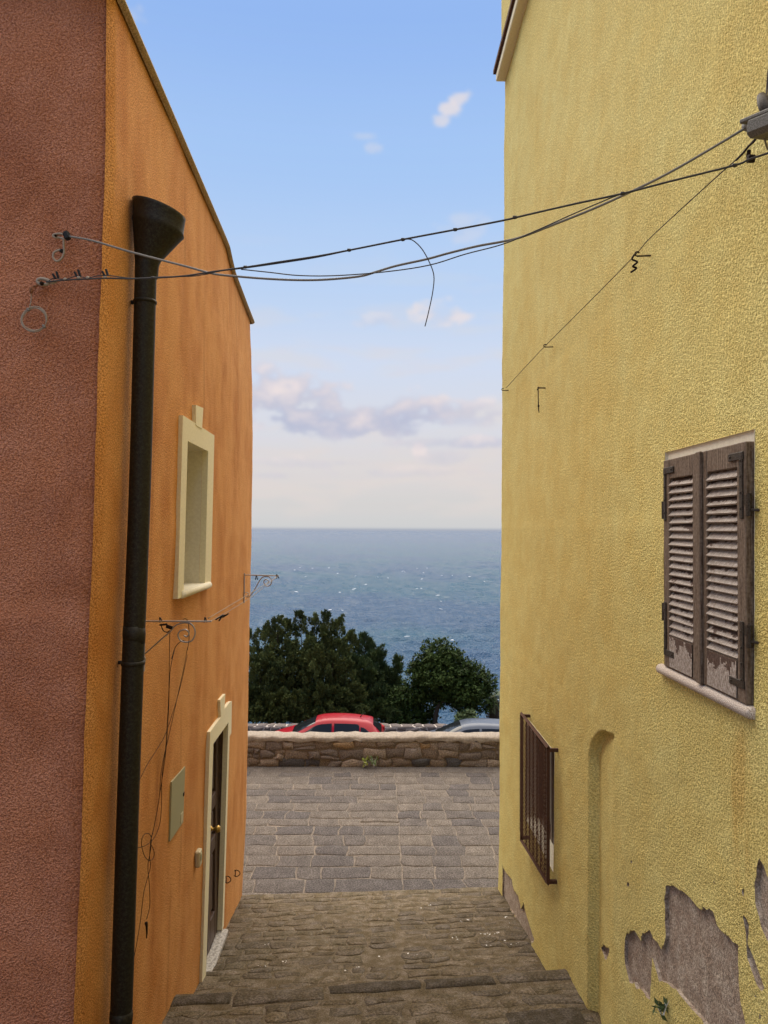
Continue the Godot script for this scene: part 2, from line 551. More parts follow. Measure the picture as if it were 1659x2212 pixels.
	M.paint_red = mat(Vector3(0.27, 0.004, 0.014), 0.32)
	M.paint_blue = mat(Vector3(0.06, 0.075, 0.105), 0.3)
	for m in [M.paint_red, M.paint_blue]:
		m.clearcoat_enabled = true
		m.metallic_specular = 0.18
		m.clearcoat = 0.22
		m.clearcoat_roughness = 0.04
	M.car_glass = mat(Vector3(0.012, 0.014, 0.017), 0.04)
	M.car_glass.metallic_specular = 0.32
	M.tyre = mat(Vector3(0.02, 0.02, 0.02), 0.85)
	M.rim = mat(Vector3(0.45, 0.45, 0.46), 0.3)
	M.rim.metallic = 0.8
	M.lamp_red = mat(Vector3(0.35, 0.01, 0.01), 0.15)
	M.lamp_white = mat(Vector3(0.75, 0.76, 0.78), 0.1)
	M.foam = mat(Vector3(0.78, 0.80, 0.82), 0.9)
	M.litter = mat(Vector3(0.72, 0.70, 0.66), 0.8)
	M.terracotta = mat(Vector3(0.38, 0.16, 0.08), 0.85, T.stone, 0.6)

# ---------------------------------------------------------------- gridded walls
func span(a: float, b: float, step: float) -> Array:
	var n := maxi(1, int(ceil(absf(b - a) / step - 0.001)))
	var out := []
	for i in n:
		out.append(lerpf(a, b, float(i) / n))
	return out
func array_mesh(v: PackedVector3Array, n: PackedVector3Array, c: PackedColorArray, idx: PackedInt32Array) -> ArrayMesh:
	var a := []
	a.resize(Mesh.ARRAY_MAX)
	a[Mesh.ARRAY_VERTEX] = v
	a[Mesh.ARRAY_NORMAL] = n
	if c.size():
		a[Mesh.ARRAY_COLOR] = c
	a[Mesh.ARRAY_INDEX] = idx
	var m := ArrayMesh.new()
	m.add_surface_from_arrays(Mesh.PRIMITIVE_TRIANGLES, a)
	return m
# us, vs: grid lines; place(u, v) -> point; face: the side it shows; holes: Rect2 in (u, v); polys: outlines broken out of the surface
func grid_mesh(us: Array, vs: Array, place: Callable, face: Vector3, holes := [], tint = null, polys := [], broken := []) -> ArrayMesh:
	var nu := us.size()
	var nv := vs.size()
	var flag := PackedInt32Array()
	flag.resize((nu - 1) * (nv - 1))
	var uv := PackedVector2Array()
	uv.resize(nu * nv)
	for j in nv:
		for i in nu:
			uv[j * nu + i] = Vector2(us[i], vs[j])
	var boxes := []
	for p in polys:
		var r := Rect2(p[0], Vector2.ZERO)
		for q in p:
			r = r.expand(q)
		boxes.append(r)
	for j in nv - 1:
		for i in nu - 1:
			var c := Vector2((us[i] + us[i + 1]) / 2, (vs[j] + vs[j + 1]) / 2)
			for h in holes:
				if h.has_point(c):
					flag[j * (nu - 1) + i] = -1
			for k in polys.size():
				if boxes[k].has_point(c) and Geometry2D.is_point_in_polygon(c, polys[k]):
					flag[j * (nu - 1) + i] = k + 1
	if polys.size():
		for j in range(1, nv - 1):
			for i in range(1, nu - 1):
				var f := [flag[j * (nu - 1) + i], flag[j * (nu - 1) + i - 1], flag[(j - 1) * (nu - 1) + i], flag[(j - 1) * (nu - 1) + i - 1]]
				var most: int = f.max()
				if most > 0 and f.min() == 0:
					var p: PackedVector2Array = polys[most - 1]
					var here := uv[j * nu + i]
					var best := here
					var bd := 0.02
					for k in p.size():
						var q := Geometry2D.get_closest_point_to_segment(here, p[k], p[(k + 1) % p.size()])
						if q.distance_to(here) < bd:
							bd = q.distance_to(here)
							best = q
					uv[j * nu + i] = best
	var v := PackedVector3Array(); v.resize(nu * nv)
	var n := PackedVector3Array(); n.resize(nu * nv)
	var col := PackedColorArray()
	for k in nu * nv:
		v[k] = place.call(uv[k].x, uv[k].y)
	if tint != null:
		col.resize(nu * nv)
		for k in nu * nv:
			col[k] = tint.call(uv[k].x, uv[k].y)
	for j in nv:
		for i in nu:
			var du := v[j * nu + mini(i + 1, nu - 1)] - v[j * nu + maxi(i - 1, 0)]
			var dv := v[mini(j + 1, nv - 1) * nu + i] - v[maxi(j - 1, 0) * nu + i]
			var m := du.cross(dv).normalized()
			n[j * nu + i] = m if m.dot(face) > 0 else -m
	var idx := PackedInt32Array()
	var sets := []
	for k in polys.size():
		sets.append([])
	for j in nv - 1:
		for i in nu - 1:
			var f := flag[j * (nu - 1) + i]
			if f < 0:
				continue
			var a := j * nu + i
			if f > 0:
				sets[f - 1].append(Vector2i(i, j))
				continue
			var q := [a, a + 1, a + nu + 1, a + nu]
			if (v[q[0]] - v[q[2]]).cross(v[q[0]] - v[q[1]]).dot(face) < 0:
				q = [a, a + nu, a + nu + 1, a + 1]
			idx.append_array([q[0], q[1], q[2], q[0], q[2], q[3]])
	# the coat below, and the broken edge round it
	for k in polys.size():
		var mb := MB.new(false)
		for c in sets[k]:
			var a: int = c.y * nu + c.x
			var dn := face * -0.02
			var q := [v[a], v[a + 1], v[a + nu + 1], v[a + nu]]
			mb.quad(q[0] + dn, q[1] + dn, q[2] + dn, q[3] + dn, face)
			var near := [Vector2i(0, -1), Vector2i(1, 0), Vector2i(0, 1), Vector2i(-1, 0)]
			for e in 4:
				var o: Vector2i = c + near[e]
				if o.x < 0 or o.y < 0 or o.x >= nu - 1 or o.y >= nv - 1 or flag[o.y * (nu - 1) + o.x] == k + 1:
					continue
				var A: Vector3 = q[e]
				var B: Vector3 = q[(e + 1) % 4]
				mb.quad(A, B, B + dn, A + dn, (q[0] + q[2]) / 2 - (A + B) / 2)
		broken.append(mb.mesh())
	return array_mesh(v, n, col, idx)

# ---------------------------------------------------------------- stones
# a low stone on a surface: outline in (u, v), map(u, v, height) -> point
func stone_mesh(poly: PackedVector2Array, map: Callable, h: float, bevel: float, bulge: float, base := -0.02) -> ArrayMesh:
	var mb := MB.new(true)
	var c := Vector2.ZERO
	for p in poly:
		c += p
	c /= poly.size()
	var r0 := []
	var r1 := []
	var r2 := []
	for p in poly:
		var inw := c + (p - c) * maxf(0.4, 1.0 - bevel / maxf(0.01, p.distance_to(c)))
		var k := wob.get_noise_2d(p.x * 900.0, p.y * 900.0)
		r0.append(map.call(p.x, p.y, base))
		r1.append(map.call(p.x, p.y, h * 0.45))
		r2.append(map.call(inw.x, inw.y, h * (1.0 + 0.35 * k)))
	var top: Vector3 = map.call(c.x, c.y, h + bulge)
	var up: Vector3 = map.call(c.x, c.y, h + 1.0) - map.call(c.x, c.y, h)
	var mid: Vector3 = map.call(c.x, c.y, 0.0)
	for i in poly.size():
		var j := (i + 1) % poly.size()
		var o: Vector3 = (r1[i] + r1[j]) / 2 - mid
		mb.quad(r0[i], r0[j], r1[j], r1[i], o - up * o.dot(up))
		mb.quad(r1[i], r1[j], r2[j], r2[i], o.normalized() + up)
		mb.tri(r2[i], r2[j], top, up)
	return mb.mesh()
func cell_poly(u0: float, u1: float, v0: float, v1: float, joint: float, jit: float) -> PackedVector2Array:
	var c := Vector2((u0 + u1) / 2, (v0 + v1) / 2)
	var out := PackedVector2Array()
	var um := lerpf(u0, u1, 0.5)
	var vm := lerpf(v0, v1, 0.5)
	for p in [Vector2(u0, v0), Vector2(um, v0), Vector2(u1, v0), Vector2(u1, vm), Vector2(u1, v1), Vector2(um, v1), Vector2(u0, v1), Vector2(u0, vm)]:
		var q: Vector2 = p + jit * Vector2(wob.get_noise_2d(p.x * 370.0, p.y * 370.0 + 50.0), wob.get_noise_2d(p.x * 370.0 + 700.0, p.y * 370.0)) * 2.0
		q += Vector2(rng.randf_range(-1, 1), rng.randf_range(-1, 1)) * jit * 0.25
		var s := Vector2(signf(c.x - p.x) if absf(c.x - p.x) > 1e-4 else 0.0, signf(c.y - p.y) if absf(c.y - p.y) > 1e-4 else 0.0)
		var corner := 1.0 if s.x == 0 or s.y == 0 else 1.25
		out.append(q + s * joint * 0.5 * corner)
	return out
func splits(a: float, b: float, lo: float, hi: float) -> Array:
	var out := [a]
	var x := a
	while x < b - hi:
		x += rng.randf_range(lo, hi)
		out.append(x)
	if b - out[-1] < lo * 0.7 and out.size() > 1:
		out.pop_back()
	out.append(b)
	return out

# ---------------------------------------------------------------- setting
func build_sea():
	var v := PackedVector3Array()
	var n := PackedVector3Array()
	var c := PackedColorArray()
	var idx := PackedInt32Array()
	var waves := FastNoiseLite.new()
	waves.seed = 21
	waves.frequency = 1.0
	waves.fractal_octaves = 4
	waves.fractal_gain = 0.55
	var rs := [70.0, 100.0]
	var r := 130.0
	while r < 1500.0:
		rs.append(r)
		r += clampf(r * r / (44.6 * 770.0) * 0.55, 0.6, 40.0)
	while r < 13000.0:
		rs.append(r)
		r *= 1.12
	rs.append(14000.0)
	var ks := []
	for k in [-3.0, -2.0, -1.2, -0.8, -0.5]:
		ks.append(k)
	for i in 301:
		ks.append(-0.36 + 0.72 * i / 300.0)
	for k in [0.5, 0.8, 1.2, 2.0, 3.0]:
		ks.append(k)
	var nk := ks.size()
	for rr in rs:
		for k in ks:
			var x: float = rr * k
			var z: float = -rr
			var hgt := 0.0
			var cc := Color(0.038, 0.080, 0.148)
			if rr < 2500.0 and absf(k) < 0.45:
				# crests run nearly along the shore
				var a := waves.get_noise_2d(x / 22.0 + z / 90.0, z / 9.0)
				var b := waves.get_noise_2d(x / 90.0 + 40.0, z / 45.0)
				hgt = (a * 1.9 + b * 0.9) * minf(1.0, 900.0 / rr)
				var patch := waves.get_noise_2d(x / 160.0 - 9.0, z / 260.0 + 3.0)
				# paler water over sand, broken by dark weed
				cc = cc.lerp(Color(0.038, 0.094, 0.143), clampf(patch * 1.3 + 0.5, 0, 1))
			v.append(Vector3(x, SEA_Y + hgt, z))
			c.append(cc)
	n.resize(v.size())
	for j in rs.size():
		for i in nk:
			var du := v[j * nk + mini(i + 1, nk - 1)] - v[j * nk + maxi(i - 1, 0)]
			var dv := v[mini(j + 1, rs.size() - 1) * nk + i] - v[maxi(j - 1, 0) * nk + i]
			var m := du.cross(dv).normalized()
			n[j * nk + i] = m if m.y > 0 else -m
	for j in rs.size() - 1:
		for i in nk - 1:
			var a := j * nk + i
			idx.append_array([a, a + nk, a + 1, a + 1, a + nk, a + nk + 1])
	struct("sea", array_mesh(v, n, c, idx), M.sea)
	# breaking crests: ragged strips of foam lying on the waves
	rng.seed = 61
	var mb := MB.new(false)
	var left := 85
	while left > 0:
		var rr := rng.randf_range(190.0, 950.0)
		var x0 := rr * rng.randf_range(-0.34, 0.34)
		var a := waves.get_noise_2d(x0 / 22.0 - rr / 90.0, -rr / 9.0)
		if a < 0.15:
			continue
		left -= 1
		var len := rng.randf_range(0.8, 3.2)
		var wide := rng.randf_range(0.25, 0.8)
		var prev := []
		for k in 9:
			var u := k / 8.0
			var x := x0 + (u - 0.5) * len
			var z := -rr + (u - 0.5) * len * 0.2 + rng.randf_range(-0.15, 0.15)
			var w := wide * sin(PI * clampf(u, 0.05, 0.95)) * rng.randf_range(0.4, 1.0)
			var y := SEA_Y + (waves.get_noise_2d(x / 22.0 + z / 90.0, z / 9.0) * 1.9 + waves.get_noise_2d(x / 90.0 + 40.0, z / 45.0) * 0.9) * minf(1.0, 900.0 / rr) + 0.2
			var now := [Vector3(x, y - 0.1, z + w), Vector3(x, y + 0.25 * w, z), Vector3(x, y - 0.1, z - w)]
			if k > 0:
				mb.quad(prev[0], now[0], now[1], prev[1], Vector3.UP)
				mb.quad(prev[1], now[1], now[2], prev[2], Vector3.UP)
			prev = now
	var fo := obj("sea_foam", mb.mesh(), M.foam)
	meta(fo, "small white breaking crests scattered over the blue sea", "foam")
	fo.set_meta("kind", "stuff")

func build_ground():
	# hillside behind and under the houses, the lower road and the slope to the sea
	var mb := MB.new(false)
	mb.quad(Vector3(-160, -0.06, -15.3), Vector3(160, -0.06, -15.3), Vector3(160, -0.06, 120), Vector3(-160, -0.06, 120), Vector3.UP)
	mb.quad(Vector3(-160, -0.06, -15.3), Vector3(160, -0.06, -15.3), Vector3(160, -4, -15.3), Vector3(-160, -4, -15.3), Vector3.FORWARD)
	struct("ground", mb.mesh(), M.mortar)
	mb = MB.new(false)
	mb.quad(Vector3(-160, -3.2, -15.2), Vector3(160, -3.2, -15.2), Vector3(160, -3.2, -28.7), Vector3(-160, -3.2, -28.7), Vector3.UP)
	struct("lower_road", mb.mesh(), M.asphalt)
	var us := span(-160.0, 160.0, 4.0)
	us.append(160.0)
	var vs := span(-28.9, -130.0, 3.0)
	vs.append(-130.0)
	var slope := grid_mesh(us, vs, func(x, z):
		var t: float = (-28.9 - z) / 100.0
		return Vector3(x, -3.45 - 2.0 * smoothstep(0.0, 0.1, t) - 52.0 * pow(clampf(t - 0.03, 0, 1), 0.9) + wob.get_noise_2d(x * 8, z * 8) * 2.0 * smoothstep(0.05, 0.2, t), z), Vector3.UP)
	struct("hillside", slope, M.earth)

func build_road():
	rng.seed = 11
	var mb := MB.new(false)
	mb.quad(Vector3(-9, -0.003, -9.2), Vector3(9, -0.003, -9.2), Vector3(9, -0.003, -15.2), Vector3(-9, -0.003, -15.2), Vector3.UP)
	var road := struct("paved_road", mb.mesh(), M.mortar)
	var map := func(u, v, h): return Vector3(u, h, v)
	var z := -9.44
	var row := 0
	while z > -14.6:
		var d := rng.randf_range(0.28, 0.40)
		if z - d < -14.5:
			d = z + 14.62
		var xs := splits(-3.4, 0.36, 0.32, 0.68)
		for s in splits(0.36, 3.4, 0.36, 0.50).slice(1):
			xs.append(s)
		for i in xs.size() - 1:
			var u0: float = xs[i]
			var u1: float = xs[i + 1]
			var parts := [[z - d, z]]
			if u1 < 0.4 and u1 - u0 > 0.5 and rng.randf() < 0.10:
				parts = [[z - d, z - d * 0.5], [z - d * 0.5, z]]
			for p in parts:
				var o := obj("paving_stone", stone_mesh(cell_poly(u0, u1, p[0], p[1], rng.randf_range(0.010, 0.026), 0.026), map, rng.randf_range(0.003, 0.013), 0.016, rng.randf_range(-0.003, 0.005)), M.road[rng.randi() % 5], road)
		z -= d
		row += 1
	for i in 5:
		obj("gutter_slab", stone_mesh(cell_poly(-5.0 + i * 2.0, -3.0 + i * 2.0, -14.96, -14.62, 0.008, 0.02), map, 0.006, 0.02, -0.004), M.road[0], road)

func build_alley():
	rng.seed = 12
	var xa := -1.72
	var xb := 1.62
	for t in 6:
		# treads from the road upwards
		var z0: float = [-9.42, -6.05, -4.0, -3.0, -2.0, -1.0][t]
		var z1: float = [-6.05, -4.0, -3.0, -2.0, -1.0, 2.5][t]
		var us := span(xa, xb, 0.12); us.append(xb)
		var vs := span(z0, z1, 0.12); vs.append(z1)
		var e := 0.0005
		var top := grid_mesh(us, vs, func(x, z): return Vector3(x, floor_y(x, clampf(z, z0 + e, z1 - e)) + wob.get_noise_2d(x * 130, z * 130) * 0.010, z), Vector3.UP)
		var step := struct("alley_step", top, M.bed)
		var mb := MB.new(false)
		for i in us.size() - 1:
			var a := Vector3(us[i], floor_y(us[i], z0 + e) - 0.004, z0 + 0.004)
			var b := Vector3(us[i + 1], floor_y(us[i + 1], z0 + e) - 0.004, z0 + 0.004)
			mb.quad(a, b, b - Vector3(0, 0.5, 0), a - Vector3(0, 0.5, 0), Vector3.FORWARD)
		obj("riser", mb.mesh(), M.bed, step)
		if t > 2:
			continue
		var map := func(u, v, h): return Vector3(u, floor_y(u, clampf(v, z0 + e, z1 - e)) + h, v)
		# long dark stones along the edge of the step
		var edge := 0.0
		if t >= 1:
			edge = 0.24
			var u := -1.60
			while u < 1.50:
				var l := rng.randf_range(0.45, 0.85)
				var dark: Material = M.nosing
				if u + l > 1.5:
					l = 1.52 - u
				if l > 0.15:
					obj("nosing_stone", stone_mesh(cell_poly(u, u + l, z0 + 0.005, z0 + edge * rng.randf_range(0.7, 1.0), 0.035, 0.022), map, rng.randf_range(0.008, 0.016), 0.03, 0.004, -0.25), dark if rng.randf() < 0.6 else M.cobble[4], step)
				u += l
		var z := z0 + edge + (0.02 if t == 0 else 0.0)
		while z < z1 - 0.04:
			var d := rng.randf_range(0.125, 0.185) if t == 0 else rng.randf_range(0.12, 0.17)
			d = minf(d, z1 - z)
			var cols := splits(-1.58, -0.10, 0.15, 0.33) + splits(-0.07, 0.21, 0.13, 0.26) + splits(0.25, 1.49, 0.15, 0.33)
			for i in cols.size() - 1:
				var u0: float = cols[i]
				var u1: float = cols[i + 1]
				if u1 - u0 < 0.08 or rng.randf() < 0.04:
					continue
				var off := rng.randf_range(-0.02, 0.02)
				obj("cobble", stone_mesh(cell_poly(u0, u1, z + off, z + d + off, rng.randf_range(0.008, 0.03), 0.030), map, rng.randf_range(0.002, 0.007), 0.03, rng.randf_range(0.0, 0.006), -0.012), M.cobble[rng.randi() % 5], step)
			z += d
	# a dark slab let into the upper tread by the yellow wall
	var slab_map := func(u, v, h): return Vector3(u, floor_y(u, v) + h, v)
	var step2: Node3D = get_node("alley_step_001")
	obj("dark_slab", stone_mesh(cell_poly(0.90, 1.44, -5.47, -5.1, 0.02, 0.02), slab_map, 0.022, 0.03, 0.0), M.nosing, step2)

func build_parapet():
	rng.seed = 14
	var zf := -14.97
	var t := thing("stone_parapet", "low rubble stone parapet with pale mortar cap across the road", "wall", Vector3(0, 0, zf))
	var mb := MB.new(false)
	mb.box(Vector3(0, -1.4, zf - 0.22), Vector3(15, 3.78, 0.40))
	obj("core", mb.mesh(), M.rubble_mortar, t)
	var map := func(u, v, h): return Vector3(u, v, zf - 0.02 + h)
	var rows := [[-0.02, 0.15], [0.15, 0.33], [0.33, 0.49]]
	for r in rows.size():
		var us := splits(-5.0, 5.0, 0.15, 0.48)
		for i in us.size() - 1:
			var u0: float = us[i]
			var u1: float = us[i + 1]
			if r == 0 and u0 < -0.99 and u1 > -0.99 and u1 - u0 < 0.9:
				u1 = -1.08   # the drain hole
				if u1 - u0 < 0.1:
					continue
			var vs := [[rows[r][0], rows[r][1]]]
			if r > 0 and rng.randf() < 0.22:
				var m: float = lerpf(rows[r][0], rows[r][1], rng.randf_range(0.4, 0.6))
				vs = [[rows[r][0], m], [m, rows[r][1]]]
			for p in vs:
				var off := 0.025 * sin(u0 * 2.1 + r) + rng.randf_range(-0.02, 0.02)
				var k := rng.randi() % 7
				if r > 0 and k == 5:
					k = 3
				obj("stone", stone_mesh(cell_poly(u0, u1, p[0] + off * 0.6, p[1] + off * 0.6, 0.016, 0.040), map, rng.randf_range(0.012, 0.042), 0.035, rng.randf_range(0.0, 0.02), -0.06), M.rubble[k], t)
	var us := span(-7.5, 7.5, 0.09); us.append(7.5)
	# cap: front lip, top, back lip swept as one sheet
	var prof := [Vector2(0.012, 0.485), Vector2(0.022, 0.51), Vector2(0.024, 0.552), Vector2(0.01, 0.578), Vector2(-0.1, 0.584), Vector2(-0.25, 0.585), Vector2(-0.38, 0.575), Vector2(-0.43, 0.55), Vector2(-0.43, 0.47)]
	var cap := MB.new(true)
	for i in us.size() - 1:
		for k in prof.size() - 1:
			var q := []
			for e in [[i, k], [i + 1, k], [i + 1, k + 1], [i, k + 1]]:
				var u: float = us[e[0]]
				var p: Vector2 = prof[e[1]]
				var jag := wob.get_noise_2d(u * 420.0, e[1] * 37.0)
				q.append(Vector3(u, p.y + jag * 0.03 + wob.get_noise_2d(u * 60.0, 9.0) * 0.03 + (wob.get_noise_2d(u * 900.0, 5.0) * 0.05 if e[1] == 0 else 0.0), zf + p.x + jag * 0.018))
			cap.quad(q[0], q[1], q[2], q[3], Vector3(0, 0.6, 0.8) if k < 4 else Vector3(0, 1, -0.5))
	obj("mortar_cap", cap.mesh(), M.cap, t)

func build_far_wall():
	rng.seed = 15
	var zf := -28.62
	var t := thing("field_wall", "low grey stone wall with pale mortar joints behind the parked cars", "wall", Vector3(0, -3.2, zf))
	var mb := MB.new(false)
	mb.box(Vector3(0, -3.02, zf - 0.22), Vector3(22, 0.56, 0.42))
	obj("core", mb.mesh(), M.crazy_mortar, t)
	var map := func(u, v, h): return Vector3(u, v, zf - 0.01 + h)
	for r in 3:
		var us := splits(-9.0, 9.0, 0.22, 0.52)
		for i in us.size() - 1:
			var off := rng.randf_range(-0.03, 0.03)
			obj("stone", stone_mesh(cell_poly(us[i], us[i + 1], -3.22 + r * 0.16 + off, -3.06 + r * 0.16 + off, 0.045, 0.045), map, rng.randf_range(0.015, 0.035), 0.03, 0.01, -0.03), M.crazy[rng.randi() % 3], t)
	var tmap := func(u, v, h): return Vector3(u, -2.745 + h, v)
	var us := splits(-9.0, 9.0, 0.26, 0.55)
	for i in us.size() - 1:
		obj("cap_stone", stone_mesh(cell_poly(us[i], us[i + 1], zf - 0.44, zf + 0.02, 0.06, 0.05), tmap, rng.randf_range(0.02, 0.06), 0.06, rng.randf_range(0.01, 0.05), -0.03), M.crazy[rng.randi() % 3], t)

# ---------------------------------------------------------------- the two houses
func eave_y(z: float) -> float:
	if z > -7.57:
		return 7.39
	return lerpf(7.39, 7.15, smoothstep(-7.57, -8.0, z) * 0.45 + 0.55 * clampf((-7.57 - z) / 2.0, 0, 1))
# flat outline on a wall, in (z, y), standing proud by th
func wall_slab(pts: Array, th: float, left: bool, back := -0.02) -> ArrayMesh:
	var mb := MB.new(false)
	var f := []
	var b := []
	var flat := PackedVector2Array()
	for p in pts:
		f.append(LP(p.x, p.y, th) if left else RP(p.x, p.y, th))
		b.append(LP(p.x, p.y, back) if left else RP(p.x, p.y, back))
		flat.append(p)
	mb.slab(f, b, Vector3.RIGHT if left else Vector3.LEFT, flat)
	return mb.mesh()
func ring_slab(o: Rect2, i: Rect2, th: float, left: bool) -> ArrayMesh:
	# a frame: four boards, mitred
	var oz := [o.position.x, o.end.x, o.end.x, o.position.x]
	var oy := [o.position.y, o.position.y, o.end.y, o.end.y]
	var iz := [i.position.x, i.end.x, i.end.x, i.position.x]
	var iy := [i.position.y, i.position.y, i.end.y, i.end.y]
	var mb := MB.new(false)
	var face := Vector3.RIGHT if left else Vector3.LEFT
	for k in 4:
		var j := (k + 1) % 4
		var P := func(z, y, t): return LP(z, y, t) if left else RP(z, y, t)
		mb.quad(P.call(oz[k], oy[k], th), P.call(oz[j], oy[j], th), P.call(iz[j], iy[j], th), P.call(iz[k], iy[k], th), face)
		var mo: Vector3 = P.call((oz[k] + oz[j]) / 2, (oy[k] + oy[j]) / 2, 0)
		var mi: Vector3 = P.call((iz[k] + iz[j]) / 2, (iy[k] + iy[j]) / 2, 0)
		mb.quad(P.call(oz[k], oy[k], th), P.call(oz[j], oy[j], th), P.call(oz[j], oy[j], -0.02), P.call(oz[k], oy[k], -0.02), mo - mi)
		mb.quad(P.call(iz[k], iy[k], th), P.call(iz[j], iy[j], th), P.call(iz[j], iy[j], -0.02), P.call(iz[k], iy[k], -0.02), mi - mo)
	return mb.mesh()
# lining of an opening: four sides going into the wall by depth
func reveal_mesh(r: Rect2, depth: float, left: bool, start := 0.0) -> ArrayMesh:
	var mb := MB.new(false)
	var c := r.get_center()
	var q := [Vector2(r.position.x, r.position.y), Vector2(r.end.x, r.position.y), Vector2(r.end.x, r.end.y), Vector2(r.position.x, r.end.y)]
	for k in 4:
		var a: Vector2 = q[k]
		var b: Vector2 = q[(k + 1) % 4]
		var m := c - (a + b) / 2
		var o := Vector3(0, m.y, m.x)
		if left:
			mb.quad(LP(a.x, a.y, -start), LP(b.x, b.y, -start), LP(b.x, b.y, -depth), LP(a.x, a.y, -depth), o)
		else:
			mb.quad(RP(a.x, a.y, -start), RP(b.x, b.y, -start), RP(b.x, b.y, -depth), RP(a.x, a.y, -depth), o)
	return mb.mesh()
func rect_zy(z0: float, z1: float, y0: float, y1: float) -> Rect2:
	return Rect2(minf(z0, z1), y0, absf(z1 - z0), y1 - y0)
func with_lines(a: Array, extra: Array) -> Array:
	for e in extra:
		var keep := []
		for x in a:
			if absf(x - e) > 0.012:
				keep.append(x)
		a = keep
		a.append(e)
	a.sort()
	return a

func build_orange_house():
	var h := thing("orange_house", "tall orange plastered house with a rose red gable end, cream window and door surrounds", "house", Vector3(-1.6, 0, -6.7))
	var win := rect_zy(-5.755, -6.53, 4.122, 5.248)
	var door := rect_zy(-7.10, -7.87, 0.53, 2.625)
	var zs := with_lines(span(ZF, ZN, 0.05) + [ZN], [win.position.x, win.end.x, door.position.x, door.end.x])
	var ys := with_lines(span(-0.3, 6.95, 0.05) + [6.95, 8.0], [win.position.y, win.end.y, door.position.y, door.end.y])
	var place := func(z, y):
		var yy: float = y if y < 7.0 else eave_y(z)
		var p := LP(z, yy)
		p.x += wob.get_noise_2d(z * 90.0, yy * 90.0) * 0.008 + wob.get_noise_2d(z * 400.0, yy * 300.0) * 0.003
		# softened arrises at both ends
		p.x -= 0.03 * pow(clampf((z - ZN + 0.05) / 0.05, 0, 1), 2.0) + 0.03 * pow(clampf((ZF + 0.05 - z) / 0.05, 0, 1), 2.0)
		return p
	var tint := func(z, y):
		var t := clampf(wob.get_noise_2d(z * 150.0 + 300.0, y * 60.0) * 0.9 + wob.get_noise_2d(z * 420.0, y * 200.0 + 70.0) * 0.6 + 0.25, 0, 1)
		var c := Color(1, 1, 1).lerp(Color(0.80, 0.68, 0.54), t)
		# old run-off marks
		var s := wob.get_noise_2d(z * 650.0, y * 18.0 + 90.0)
		return c.lerp(Color(0.55, 0.42, 0.32), smoothstep(0.42, 0.62, s) * 0.45)
	obj("wall", grid_mesh(zs, ys, place, Vector3.RIGHT, [win, door], tint), M.orange, h)
	# red end wall, facing the camera
	var us := span(0.0, 0.7, 0.02) + span(0.7, 1.0, 0.006) + [1.0]
	var vs := span(-0.3, 7.36, 0.05) + [7.36]
	var red := grid_mesh(us, vs, func(u, y):
		var x1 := LX(y, ZN) - 0.03
		var x: float = lerpf(-7.5, x1, u)
		return Vector3(x, y, ZN + wob.get_noise_2d(x * 90.0, y * 90.0) * 0.010 + wob.get_noise_2d(x * 420.0, y * 420.0) * 0.004 - 0.02 * pow(clampf((x - x1 + 0.04) / 0.04, 0, 1), 2.0)), Vector3.BACK, [], func(u, y):
		var x: float = lerpf(-7.5, -1.45, u)
		return Color(1, 1, 1).lerp(Color(0.76, 0.70, 0.68), clampf(wob.get_noise_2d(x * 110.0, y * 110.0 + 40.0) * 1.0 + wob.get_noise_2d(x * 420.0, y * 420.0) * 0.5 + 0.3, 0, 1)))
	var rw := obj("end_wall", red, M.red, h)
	rw.set_meta("label", "rough rose red plaster end wall")
	# hidden sides and the roof
	var mb := MB.new(false)
	mb.quad(Vector3(-1.62, -0.3, ZF + 0.01), Vector3(-7.5, -0.3, ZF + 0.01), Vector3(-7.5, 7.15, ZF + 0.01), Vector3(-1.60, 7.15, ZF + 0.01), Vector3.FORWARD)
	mb.quad(Vector3(-7.5, -0.3, ZF), Vector3(-7.5, -0.3, ZN), Vector3(-7.5, 7.3, ZN), Vector3(-7.5, 7.3, ZF), Vector3.LEFT)
	obj("rear_wall", mb.mesh(), M.orange, h)
	var line := []
	for z in [-3.90, -5.0, -6.2, -7.4, -7.6, -7.8, -8.0, -8.4, -9.0, -9.53]:
		line.append(z)
	var verge := MB.new(false)
	var roof := MB.new(false)
	for i in line.size() - 1:
		var z0: float = line[i]
		var z1: float = line[i + 1]
		var q := []
		for z in [z0, z1]:
			var e := eave_y(z)
			var x := LX(e, clampf(z, ZF, ZN))
			q.append([Vector3(x + 0.010, e - 0.022, z), Vector3(x + 0.030, e - 0.014, z), Vector3(x + 0.042, e + 0.0, z), Vector3(x + 0.036, e + 0.022, z), Vector3(x - 0.2, e + 0.03, z), Vector3(x - 0.2, e - 0.022, z)])
			if i == 0 and z == z0 or i == line.size() - 2 and z == z1:
				var r: Array = q[-1]
				var o := Vector3.BACK if z == z0 else Vector3.FORWARD
				for k in range(1, 5):
					verge.tri(r[0], r[k], r[k + 1], o)
		for k in 5:
			var o := [Vector3(1, -1, 0), Vector3(1, -1, 0), Vector3(1, 0.2, 0), Vector3(0.1, 1, 0), Vector3(-1, 0, 0)]
			verge.quad(q[0][k], q[1][k], q[1][k + 1], q[0][k + 1], o[k])
		roof.quad(q[0][4], q[1][4], Vector3(-7.5, 8.4, z1), Vector3(-7.5, 8.4, z0), Vector3.UP)
	obj("roof_verge", verge.mesh(), M.verge, h)
	obj("roof", roof.mesh(), M.tile, h)
	# window: cream surround with a tab on top, deep reveal, sill, dark glass behind
	var wf := obj("window", ring_slab(rect_zy(-5.58, -6.79, 4.085, 5.415), win, 0.03, true), M.cream, h)
